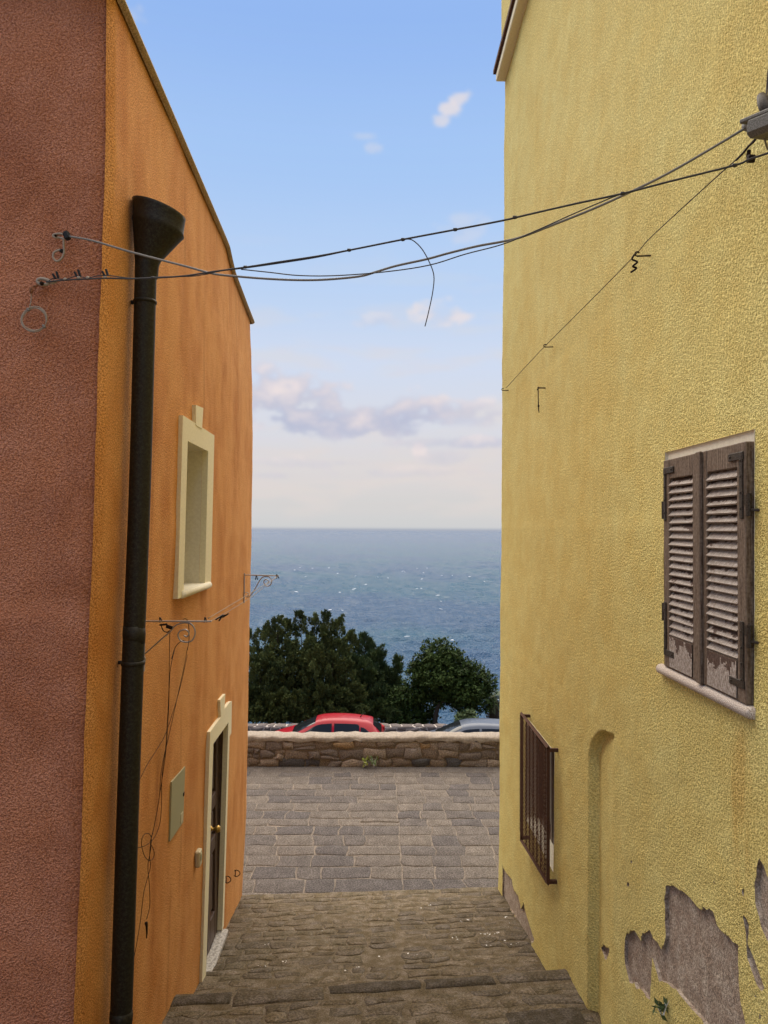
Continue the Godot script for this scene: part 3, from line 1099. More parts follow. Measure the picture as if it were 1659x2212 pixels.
	obj("keystone", wall_slab([Vector2(-6.01, 5.40), Vector2(-6.24, 5.40), Vector2(-6.27, 5.575), Vector2(-5.985, 5.555)], 0.034, true), M.cream, wf)
	obj("reveal", reveal_mesh(win, 0.30, true, 0.021), M.cream_white, wf)
	mb = MB.new(true)
	var sill := []
	for k in 9:
		var a := -PI / 2 + PI * k / 8.0
		sill.append(Vector2(0.032 + 0.028 * cos(a), 4.105 + 0.028 * sin(a)))
	sill.append(Vector2(-0.3, 4.135)); sill.append(Vector2(-0.3, 4.075))
	var s0 := []
	var s1 := []
	for p in sill:
		s0.append(Vector3(LX(4.1, -5.60) + p.x, p.y, -5.70))
		s1.append(Vector3(LX(4.1, -6.78) + p.x, p.y, -6.70))
	for k in sill.size():
		var j: int = (k + 1) % sill.size()
		mb.quad(s0[k], s0[j], s1[j], s1[k], (s0[k] + s0[j]) / 2 - Vector3(LX(4.1, -6.0), 4.105, -5.62))
	for k in range(1, sill.size() - 1):
		mb.tri(s0[0], s0[k], s0[k + 1], Vector3.BACK)
		mb.tri(s1[0], s1[k], s1[k + 1], Vector3.FORWARD)
	obj("sill", mb.mesh(), M.cream_white, wf)
	mb = MB.new(false)
	mb.box(Vector3(LX(4.7, -6.1) - 0.28, 4.68, -6.14), Vector3(0.006, 1.1, 0.75))
	obj("pane", mb.mesh(), M.glass, wf)
	room_behind(wf, win, LX(4.7, -6.1) - 0.305, -1.4)
	# door surround with ears and a tab, reveal, marble threshold
	var outer := [Vector2(-6.925, 0.50), Vector2(-6.935, 2.775), Vector2(-7.44, 2.785), Vector2(-7.385, 2.96), Vector2(-7.655, 2.96), Vector2(-7.63, 2.815), Vector2(-7.90, 2.82), Vector2(-8.05, 2.80), Vector2(-8.06, 2.47), Vector2(-7.96, 2.46), Vector2(-7.96, 0.54),
		Vector2(-7.87, 0.54), Vector2(-7.87, 2.625), Vector2(-7.10, 2.625), Vector2(-7.10, 0.50)]
	var dr := obj("door_surround", wall_slab(outer, 0.03, true), M.cream, h)
	obj("reveal", reveal_mesh(door, 0.11, true, 0.021), M.door, dr)
	mb = MB.new(false)
	mb.box(Vector3(LX(0.5, -7.5) - 0.03, 0.50, -7.50), Vector3(0.22, 0.06, 0.86), Basis(), 0.012)
	obj("threshold", mb.mesh(), M.marble, dr)
	# the door: stiles, rails and six sunk panels with raised fields
	var x0 := LX(1.5, -7.5) - 0.075
	var leaf := MB.new(false)
	var zc := [-7.10, -7.225, -7.425, -7.545, -7.745, -7.87]
	var yc := [0.53, 0.80, 1.42, 1.56, 1.84, 1.98, 2.47, 2.625]
	for k in [0, 2, 4]:
		leaf.box(Vector3(x0, 1.5775, (zc[k] + zc[k + 1]) / 2), Vector3(0.05, 2.095, absf(zc[k + 1] - zc[k])), Basis(), 0.006)
	for k in [0, 2, 4, 6]:
		for z in [1, 3]:
			leaf.box(Vector3(x0, (yc[k] + yc[k + 1]) / 2, (zc[z] + zc[z + 1]) / 2), Vector3(0.048, yc[k + 1] - yc[k], absf(zc[z + 1] - zc[z])), Basis(), 0.006)
	var d := obj("door", leaf.mesh(), M.door, h)
	d.set_meta("label", "dark brown panelled wooden door")
	for k in [1, 3, 5]:
		for z in [1, 3]:
			mb = MB.new(false)
			var c := Vector3(x0 - 0.02, (yc[k] + yc[k + 1]) / 2, (zc[z] + zc[z + 1]) / 2)
			mb.box(c, Vector3(0.012, yc[k + 1] - yc[k], absf(zc[z + 1] - zc[z])))
			mb.box(c + Vector3(0.014, 0, 0), Vector3(0.03, yc[k + 1] - yc[k] - 0.07, absf(zc[z + 1] - zc[z]) - 0.07), Basis(), 0.013)
			obj("panel", mb.mesh(), M.door, d)
	mb = MB.new(true)
	var kp := on_left(460, 1848, -0.06)
	mb.lathe([Vector2(0.0, 0.10), Vector2(0.022, 0.098), Vector2(0.036, 0.08), Vector2(0.036, 0.062), Vector2(0.018, 0.045), Vector2(0.012, 0.02), Vector2(0.034, 0.006), Vector2(0.034, 0.0)], 14, Transform3D(Basis(Vector3(0, 0, 1), -PI / 2), Vector3(x0 + 0.025, 1.70, -7.49)))
	obj("knob", mb.mesh(), M.brass, d)

func right_scoop(z: float, y: float) -> float:
	# the hollow run left in the plaster, with a rounded head
	if y > 3.30 or z > -4.86 or z < -5.46:
		return 0.0
	var zf := -5.45
	if y > 2.93:
		var t := clampf((y - 2.93) / 0.36, 0, 1)
		zf = -5.45 + 0.53 * (1.0 - sqrt(1.0 - t * t))
	if z < zf:
		return 0.0
	var s := clampf((z - zf) / (-4.86 - zf), 0, 1)
	return 0.075 * (1.0 - s) * smoothstep(0, 0.06, z - zf)
var zc_far := -9.42
func build_yellow_house():
	var h := thing("yellow_house", "yellow rough plastered house with peeling grey patches and brown louvred shutters", "house", Vector3(1.5, 0, -5))
	var win := rect_zy(-4.012, -3.058, 3.88, 5.006)
	var low := rect_zy(-7.70, -6.47, 1.74, 2.74)
	var q := func(x, y): return Vector2(on_right(1028.5 + x * 0.38, 1459.9 + y * 0.38).z, on_right(1028.5 + x * 0.38, 1459.9 + y * 0.38).y)
	var lists := [
		[1075,1195, 1110,1190, 1210,1255, 1250,1315, 1275,1330, 1290,1315, 1345,1345, 1370,1420, 1390,1455, 1475,1520, 1490,1530, 1490,1690, 1500,1850, 1530,1979, 1545,2120, 1350,2140, 1280,1950, 1210,1880, 1150,1800, 1085,1740, 1045,1740, 1005,1600, 1000,1700, 990,1840, 970,1830, 940,1780, 915,1775, 900,1745, 875,1750, 850,1640, 845,1560, 855,1470, 900,1445, 915,1470, 940,1510, 950,1460, 985,1445, 1010,1490, 1060,1555, 1080,1490, 1070,1400, 1068,1280],
		[1605,1040, 1640,1090, 1659,1140, 1720,1200, 1740,1500, 1659,1510, 1620,1420, 1590,1300, 1578,1180],
		[1515,1365, 1535,1375, 1550,1420, 1545,1520, 1575,1600, 1610,1690, 1640,1770, 1625,1800, 1590,1750, 1565,1680, 1540,1600, 1535,1500],
		[655,1545, 685,1525, 700,1545, 740,1545, 745,1570, 720,1610, 695,1615, 680,1580],
		[858,1176, 872,1172, 870,1200, 860,1202], [1512,1218, 1526,1216, 1522,1246, 1514,1246], [880,1052, 890,1052, 889,1068, 881,1068], [1344,1162, 1354,1162, 1352,1182, 1346,1182], [1370,1298, 1380,1298, 1379,1312, 1371,1312], [1604,1906, 1616,1900, 1618,1950, 1606,1956], [1580,1810, 1590,1806, 1590,1836, 1582,1838],
		[150,1085, 175,1125, 205,1160, 215,1220, 240,1250, 255,1330, 270,1290, 290,1370, 310,1440, 330,1500, 310,1540, 250,1440, 200,1340, 150,1290]]
	var polys := []
	for l in lists:
		var p := PackedVector2Array()
		for i in range(0, l.size(), 2):
			p.append(q.call(l[i], l[i + 1]))
		# ragged edges
		var rag := PackedVector2Array()
		for i in p.size():
			var a := p[i]
			var b := p[(i + 1) % p.size()]
			var n := maxi(1, int(a.distance_to(b) / 0.03))
			for k in n:
				var m := a.lerp(b, float(k) / n)
				rag.append(m + Vector2(wob.get_noise_2d(m.x * 2600, m.y * 2600), wob.get_noise_2d(m.x * 2600 + 99, m.y * 2600)) * 0.012)
		polys.append(rag)
	var c := zc_far
	var zs := [c, c + 0.002, c + 0.01, c + 0.022, c + 0.04, c + 0.065, c + 0.1] + span(c + 0.14, -5.6, 0.035) + span(-5.6, -2.9, 0.0125) + span(-2.9, 2.5, 0.2) + [2.5]
	var ys := span(-0.3, 0.7, 0.05) + span(0.7, 3.4, 0.0125) + span(3.4, 10.1, 0.05) + [10.1]
	zs = with_lines(zs, [win.position.x, win.end.x, low.position.x, low.end.x])
	ys = with_lines(ys, [win.position.y, win.end.y, low.position.y, low.end.y])
	var place := func(z, y):
		var p := RP(z, y)
		p.x -= wob.get_noise_2d(z * 60.0, y * 60.0 + 500.0) * 0.010 + wob.get_noise_2d(z * 500.0, y * 500.0) * 0.004
		p.x += right_scoop(z, y)
		var t: float = clampf((c + 0.1 - z) / 0.1, 0, 1)
		p.x += 0.1 * (1.0 - sqrt(maxf(0.0, 1.0 - t * t)))
		return p
	var tint := func(z, y):
		var w := Color(1, 1, 1)
		var m := wob.get_noise_2d(z * 45.0 + 77.0, y * 40.0)
		w = w.lerp(Color(0.98, 0.90, 0.76), clampf(m * 0.8, 0, 0.4))
		# rust run below the window sill
		var s := wob.get_noise_2d(z * 900.0, y * 160.0)
		var run := exp(-pow((z + 3.17) / 0.09, 2.0)) * smoothstep(2.9, 3.5, y) * smoothstep(3.86, 3.7, y)
		w = w.lerp(Color(0.86, 0.66, 0.48), clampf(run * (0.35 + s * 1.2), 0, 0.6))
		return w
	var broken := []
	var wall := grid_mesh(zs, ys, place, Vector3.LEFT, [win, low], tint, polys, broken)
	obj("wall", wall, M.yellow, h)
	for b in broken:
		var o := obj("bare_render", b, M.bare, h)
		o.set_meta("label", "grey render laid bare by peeled plaster")
	# hidden sides
	var mb := MB.new(false)
	mb.quad(Vector3(1.59, -0.3, c), Vector3(8, -0.3, c), Vector3(8, 10.1, c), Vector3(1.63, 10.1, c), Vector3.FORWARD)
	mb.quad(Vector3(8, -0.3, c), Vector3(8, -0.3, 2.5), Vector3(8, 10.1, 2.5), Vector3(8, 10.1, c), Vector3.RIGHT)
	mb.quad(Vector3(1.5, -0.3, 2.5), Vector3(8, -0.3, 2.5), Vector3(8, 10.1, 2.5), Vector3(1.5, 10.1, 2.5), Vector3.BACK)
	obj("rear_wall", mb.mesh(), M.yellow, h)
	# eave: plastered soffit board and a row of tiles on it
	mb = MB.new(false)
	mb.box(Vector3(1.61, 10.15, -3.42), Vector3(0.36, 0.10, 11.84), Basis(), 0.01)
	var ev := obj("eave", mb.mesh(), M.cream, h)
	mb = MB.new(false)
	mb.box(Vector3(3.2, 10.235, -3.42), Vector3(3.6, 0.05, 11.90))
	obj("roof_tiles", mb.mesh(), M.tile, h)
	mb = MB.new(false)
	mb.box(Vector3(1.90, 11.4, -9.05), Vector3(0.80, 2.4, 0.66), Basis(), 0.02)
	obj("chimney", mb.mesh(), M.yellow, h)
	build_shutters(h, win)
	build_grille(h, low)

func build_shutters(h: Node3D, win: Rect2):
	# shallow cream niche round the shutters
	var mb := MB.new(false)
	var x := RX(4.5) + 0.016
	mb.quad(Vector3(x, win.position.y, win.position.x), Vector3(x, win.position.y, win.end.x), Vector3(x, win.end.y, win.end.x), Vector3(x, win.end.y, win.position.x), Vector3.LEFT)
	var w := obj("window", mb.mesh(), M.cream_white, h)
	w.set_meta("label", "cream lined window niche closed by brown louvred shutters")
	obj("reveal", reveal_mesh(win, 0.018, false), M.cream_white, w)
	# granite sill with a round nose
	mb = MB.new(true)
	var prof := []
	for k in 13:
		var a := -PI / 2 - PI * k / 12.0
		prof.append(Vector2(-0.012 + 0.026 * cos(a), 3.876 + 0.026 * sin(a)))
	prof.append(Vector2(0.04, 3.902)); prof.append(Vector2(0.04, 3.85))
	var xr := RX(3.86)
	var ends := [-4.045, -4.030, -3.055, -3.040]
	var rings := []
	for e in 4:
		var ring := []
		for p in prof:
			var g := 0.8 if e == 0 or e == 3 else 1.0
			ring.append(Vector3(xr + p.x * g, 3.876 + (p.y - 3.876) * g, ends[e]))
		rings.append(ring)
	for e in 3:
		for k in prof.size():
			var j: int = (k + 1) % prof.size()
			mb.quad(rings[e][k], rings[e][j], rings[e + 1][j], rings[e + 1][k], (rings[e][k] + rings[e][j]) / 2 - Vector3(xr, 3.876, ends[e]))
	for k in range(1, prof.size() - 1):
		mb.tri(rings[0][0], rings[0][k], rings[0][k + 1], Vector3.FORWARD)
		mb.tri(rings[3][0], rings[3][k], rings[3][k + 1], Vector3.BACK)
	obj("sill", mb.mesh(), M.granite, w)
	rng.seed = 19
	var yb := 3.905
	var yt := 4.958
	for s in 2:
		var z0: float = [-3.950, -3.507][s]
		var z1: float = [-3.513, -3.068][s]
		var xs := RX(4.4) - 0.006     # middle of the leaf
		var th := 0.045
		mb = MB.new(false)
		var sw := 0.075
		for z in [z0 + sw / 2, z1 - sw / 2]:
			mb.box(Vector3(xs, (yb + yt) / 2, z), Vector3(th, yt - yb, sw), Basis(), 0.004)
		mb.box(Vector3(xs, yt - 0.05, (z0 + z1) / 2), Vector3(th - 0.004, 0.10, z1 - z0 - 2 * sw), Basis(), 0.004)
		mb.box(Vector3(xs, yb + 0.085, (z0 + z1) / 2), Vector3(th - 0.004, 0.17, z1 - z0 - 2 * sw), Basis(), 0.004)
		if s == 1:
			mb.box(Vector3(xs - th / 2 - 0.008, (yb + yt) / 2, z0 + 0.012), Vector3(0.016, yt - yb, 0.05), Basis(), 0.004)
		var lf := obj("shutter", mb.mesh(), M.shutter, h)
		lf.set_meta("label", "weathered brown wooden shutter leaf with bleached slats")
		var n := 21
		for k in n:
			var y := lerpf(yb + 0.19, yt - 0.118, float(k) / (n - 1))
			var sm := MB.new(false)
			var tilt := Basis(Vector3(0, 0, 1), 0.85 + rng.randf_range(-0.05, 0.05)) * Basis(Vector3(1, 0, 0), rng.randf_range(-0.012, 0.012))
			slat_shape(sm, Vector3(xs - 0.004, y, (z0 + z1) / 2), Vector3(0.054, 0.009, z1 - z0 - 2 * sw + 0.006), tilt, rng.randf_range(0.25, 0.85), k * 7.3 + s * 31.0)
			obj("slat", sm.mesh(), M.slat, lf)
		# bleached face of the bottom rail
		sm_rail(lf, xs - th / 2 - 0.001, yb + 0.085, (z0 + z1) / 2, z1 - z0 - 2 * sw - 0.01)
		# corner straps and pins
		var outz := z0 if s == 0 else z1
		var ins := 1.0 if s == 0 else -1.0
		for top in [true, false]:
			mb = MB.new(false)
			var yy: float = yt - 0.055 if top else yb + 0.075
			var dy := -1.0 if top else 1.0
			var xf := xs - th / 2 - 0.003
			mb.box(Vector3(xf, yy, outz + ins * 0.075), Vector3(0.006, 0.032, 0.13), Basis(), 0.002)
			mb.box(Vector3(xf - 0.001, yy + dy * 0.12, outz + ins * 0.028), Vector3(0.006, 0.27, 0.026), Basis(), 0.002)
			for k in 4:
				mb.box(Vector3(xf - 0.005, yy + dy * (0.02 + 0.065 * k), outz + ins * 0.028), Vector3(0.006, 0.009, 0.009), Basis(), 0.002)
			mb.box(Vector3(xf - 0.005, yy, outz + ins * 0.12), Vector3(0.006, 0.009, 0.009), Basis(), 0.002)
			obj("corner_strap", mb.mesh(), M.hinge, lf)
			mb = MB.new(false)
			var yh: float = yy + dy * 0.20
			mb.tube([Vector3(xs - 0.016, yh - 0.045, outz - ins * 0.014), Vector3(xs - 0.016, yh + 0.045, outz - ins * 0.014)], 0.012, 8)
			mb.box(Vector3(xs - 0.020, yh + 0.02, outz + ins * 0.012), Vector3(0.010, 0.038, 0.05))
			mb.tube([Vector3(xs - 0.016, yh - 0.02, outz - ins * 0.014), Vector3(xs + 0.01, yh - 0.022, outz - ins * 0.045), Vector3(xs + 0.05, yh - 0.024, outz - ins * 0.05)], 0.006, 6)
			obj("hinge", mb.mesh(), M.hinge, lf)

# a louvre board whose old pale paint has flaked off its upper edge
func slat_shape(mb: MB, c: Vector3, size: Vector3, b: Basis, keep: float, seed_at: float):
	var h := size / 2
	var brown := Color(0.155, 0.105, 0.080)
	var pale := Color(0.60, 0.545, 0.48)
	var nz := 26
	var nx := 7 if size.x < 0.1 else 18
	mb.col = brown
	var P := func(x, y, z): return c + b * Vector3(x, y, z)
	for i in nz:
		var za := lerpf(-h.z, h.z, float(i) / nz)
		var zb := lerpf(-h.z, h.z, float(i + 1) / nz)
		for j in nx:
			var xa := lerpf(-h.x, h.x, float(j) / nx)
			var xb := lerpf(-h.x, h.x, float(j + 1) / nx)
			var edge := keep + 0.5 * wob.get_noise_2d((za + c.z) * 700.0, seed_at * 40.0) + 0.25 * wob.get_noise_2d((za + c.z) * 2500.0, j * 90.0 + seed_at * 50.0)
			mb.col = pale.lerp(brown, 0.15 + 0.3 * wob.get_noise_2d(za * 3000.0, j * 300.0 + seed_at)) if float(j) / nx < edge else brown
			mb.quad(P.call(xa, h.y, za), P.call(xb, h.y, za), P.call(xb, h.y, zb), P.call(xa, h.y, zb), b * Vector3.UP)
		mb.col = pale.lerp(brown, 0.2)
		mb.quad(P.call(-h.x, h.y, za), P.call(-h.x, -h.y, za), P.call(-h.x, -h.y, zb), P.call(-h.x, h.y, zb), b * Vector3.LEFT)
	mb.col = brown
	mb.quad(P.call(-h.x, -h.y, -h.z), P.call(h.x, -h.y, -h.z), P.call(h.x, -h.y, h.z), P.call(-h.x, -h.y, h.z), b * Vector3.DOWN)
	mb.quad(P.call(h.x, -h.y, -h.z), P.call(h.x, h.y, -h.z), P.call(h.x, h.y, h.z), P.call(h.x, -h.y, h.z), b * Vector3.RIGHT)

func sm_rail(lf: Node3D, x: float, y: float, z: float, w: float):
	var mb := MB.new(false)
	slat_shape(mb, Vector3(x, y, z), Vector3(0.15, 0.004, w), Basis(Vector3(0, 0, 1), PI / 2), 0.75, z * 90.0)
	obj("bottom_panel", mb.mesh(), M.slat, lf)

# the room that the panes look into
func room_behind(w: Node3D, r: Rect2, x: float, deep: float):
	var mb := MB.new(false)
	var y0 := r.position.y - 0.3
	var y1 := r.end.y + 0.3
	var za := r.position.x - 0.4
	var zb := r.end.x + 0.4
	var b := x + deep
	mb.quad(Vector3(b, y0, za), Vector3(b, y0, zb), Vector3(b, y1, zb), Vector3(b, y1, za), Vector3(-deep, 0, 0))
	mb.quad(Vector3(x, y0, za), Vector3(b, y0, za), Vector3(b, y1, za), Vector3(x, y1, za), Vector3.BACK)
	mb.quad(Vector3(x, y0, zb), Vector3(b, y0, zb), Vector3(b, y1, zb), Vector3(x, y1, zb), Vector3.FORWARD)
	mb.quad(Vector3(x, y0, za), Vector3(b, y0, za), Vector3(b, y0, zb), Vector3(x, y0, zb), Vector3.UP)
	mb.quad(Vector3(x, y1, za), Vector3(b, y1, za), Vector3(b, y1, zb), Vector3(x, y1, zb), Vector3.DOWN)
	obj("room", mb.mesh(), M.room, w)

func build_grille(h: Node3D, low: Rect2):
	var w := obj("window", reveal_mesh(low, 0.20, false, -0.002), M.cream_white, h)
	w.set_meta("label", "small ground floor window behind a rusty iron grille")
	var mb := MB.new(false)
	var x := RX(2.2) + 0.17
	mb.box(Vector3(x, low.get_center().y, low.get_center().x), Vector3(0.006, low.size.y - 0.01, low.size.x - 0.01))
	obj("pane", mb.mesh(), M.glass, w)
	room_behind(w, low, RX(2.2) + 0.21, 1.4)
	mb = MB.new(false)
	for z in [low.position.x + 0.03, low.get_center().x, low.end.x - 0.03]:
		mb.box(Vector3(x - 0.025, low.get_center().y, z), Vector3(0.05, low.size.y - 0.01, 0.055))
	for y in [low.position.y + 0.03, low.end.y - 0.03]:
		mb.box(Vector3(x - 0.022, y, low.get_center().x), Vector3(0.05, 0.055, low.size.x - 0.01))
	obj("frame", mb.mesh(), M.door, w)
	# the grille stands off the wall on four stubs
	var g := thing("window_grille", "rusty iron window grille with wire mesh, standing off the yellow wall", "window grille", Vector3(1.41, 1.7, -6.9))
	var gx := 1.412
	var zn := -6.35
	var zf := -7.50
	var yt := 2.81
	var yb := func(z): return lerpf(1.71, 1.59, (z - zn) / (zf - zn))
	mb = MB.new(false)
	for z in [zn, zf]:
		mb.box(Vector3(gx, (yt + yb.call(z)) / 2, z), Vector3(0.026, yt - yb.call(z), 0.026))
	mb.tube([Vector3(gx, yt, zn + 0.013), Vector3(gx, yt, zf - 0.013)], 0.017, 4)
	mb.tube([Vector3(gx, yb.call(zn), zn + 0.013), Vector3(gx, yb.call(zf), zf - 0.013)], 0.017, 4)
	obj("frame", mb.mesh(), M.rust, g)
	for k in range(1, 7):
		var z := lerpf(zn, zf, k / 7.0)
		mb = MB.new(false)
		mb.box(Vector3(gx + 0.012, (yt + yb.call(z)) / 2, z), Vector3(0.010, yt - yb.call(z), 0.010))
		obj("bar", mb.mesh(), M.rust, g)
	mb = MB.new(false)
	var W := zn - zf
	var H := 1.12
	for s in [-1, 1]:
		var k := -H
		while k < W:
			var pts := []
			for t in [maxf(0.0, -k), minf(H, W - k)]:
				var z: float = zf + k + t
				var y: float = (yt - 0.012 - t) if s > 0 else (yt - 0.012 - H + t)
				y = maxf(y, yb.call(z))
				pts.append(Vector3(gx - 0.008 * s - 0.012, y, z))
			if pts[0].distance_to(pts[1]) > 0.02:
				mb.tube(pts, 0.0022, 3, false)
			k += 0.042
	obj("wire_mesh", mb.mesh(), M.rust, g)
	for p in [[yt - 0.02, zn], [yt - 0.02, zf], [1.72, zn], [1.62, zf]]:
		mb = MB.new(false)
		mb.box(Vector3(gx + 0.05, p[0], p[1]), Vector3(0.10, 0.028, 0.028))
		obj("stub", mb.mesh(), M.rust, g)

# ---------------------------------------------------------------- fittings on and between the walls
func smooth_path(ps: Array, each := 5) -> Array:
	var out := []
	for i in ps.size() - 1:
		var a: Vector3 = ps[maxi(i - 1, 0)]
		var b: Vector3 = ps[i]
		var c: Vector3 = ps[i + 1]
		var d: Vector3 = ps[mini(i + 2, ps.size() - 1)]
		for k in each:
			out.append(b.cubic_interpolate(c, a, d, float(k) / each))
	out.append(ps[-1])
	return out
func wire(ps: Array, r: float, sides := 6, each := 5) -> ArrayMesh:
	var mb := MB.new(true)
	mb.tube(smooth_path(ps, each), r, sides)
	return mb.mesh()
func pixels(list: Array, f: Callable) -> Array:
	var out := []
	for i in range(0, list.size(), 2):
		out.append(f.call(list[i], list[i + 1]))
	return out

func build_downpipe():
	var ps := pixels([318, 560, 313, 600, 309, 850, 305, 1050, 296, 1250, 285, 1420, 277, 1650, 272, 1850, 268, 2050, 264, 2260], func(x, y): return on_left(x, y, 0.085))
	for i in ps.size():
		ps[i].z = lerpf(ps[i].z, -4.35, 0.7)
		ps[i].x = LX(ps[i].y, ps[i].z) + 0.085
	var foot: Vector3 = ps[-1]
	ps.append(Vector3(foot.x - 0.01, floor_y(-1.4, -4.35) + 0.02, foot.z))
	var t := thing("downpipe", "blackish green metal rain pipe with funnel hopper on the orange wall", "downpipe", Vector3(ps[-1].x, ps[-1].y, ps[-1].z))
	var mb := MB.new(true)
	mb.tube(smooth_path(ps, 3), 0.060, 20)
	obj("pipe", mb.mesh(), M.copper, t)
	# hopper: rings that grow away from the wall
	var z: float = ps[0].z
	var rings := [[6.02, 0.085, 0.064], [6.09, 0.088, 0.066], [6.12, 0.092, 0.072], [6.29, 0.142, 0.136], [6.305, 0.147, 0.144], [6.32, 0.147, 0.140], [6.395, 0.150, 0.144], [6.41, 0.150, 0.148], [6.41, 0.150, 0.138], [6.27, 0.14, 0.12]]
	mb = MB.new(true)
	var pts := []
	for r in rings:
		var ring := []
		for k in 28:
			var a := TAU * k / 28.0
			ring.append(Vector3(LX(r[0], z) + r[1] + cos(a) * r[2], r[0] - cos(a) * r[2] * 0.32 * clampf((r[0] - 6.09) / 0.2, 0, 1), z + sin(a) * r[2]))
		pts.append(ring)
	for i in pts.size() - 1:
		var c := Vector3(LX(rings[i][0], z) + rings[i][1], rings[i][0], z)
		for k in 28:
			var j := (k + 1) % 28
			var o: Vector3 = pts[i][k] - c
			if i >= 7:
				o = Vector3.UP if i == 7 else -o
			mb.quad(pts[i][k], pts[i][j], pts[i + 1][j], pts[i + 1][k], o)
	obj("hopper", mb.mesh(), M.copper, t)
	for b in [[654, 0.063, 0.010], [1372, 0.0600, 0.05], [1432, 0.064, 0.012], [2185, 0.0605, 0.04]]:
		var y := on_left(300, b[0], 0.085).y
		y = 4.6 + (1142.0 - b[0]) / F * 4.35
		var c := Vector3(LX(y, z) + 0.085, y, z)
		for i in ps.size() - 1:
			if ps[i].y >= y and ps[i + 1].y <= y:
				c = ps[i].lerp(ps[i + 1], (ps[i].y - y) / (ps[i].y - ps[i + 1].y))
		mb = MB.new(true)
		mb.lathe([Vector2(0.05, -b[2]), Vector2(b[1], -b[2]), Vector2(b[1] + 0.003, 0), Vector2(b[1], b[2]), Vector2(0.05, b[2])], 20, Transform3D(Basis(), c))
		if b[2] < 0.03:
			mb.box(Vector3(LX(y, c.z) + 0.01, y, c.z - 0.01), Vector3(0.06, 0.018, 0.02))
		obj("pipe_clip" if b[2] < 0.03 else "pipe_joint", mb.mesh(), M.copper, t)

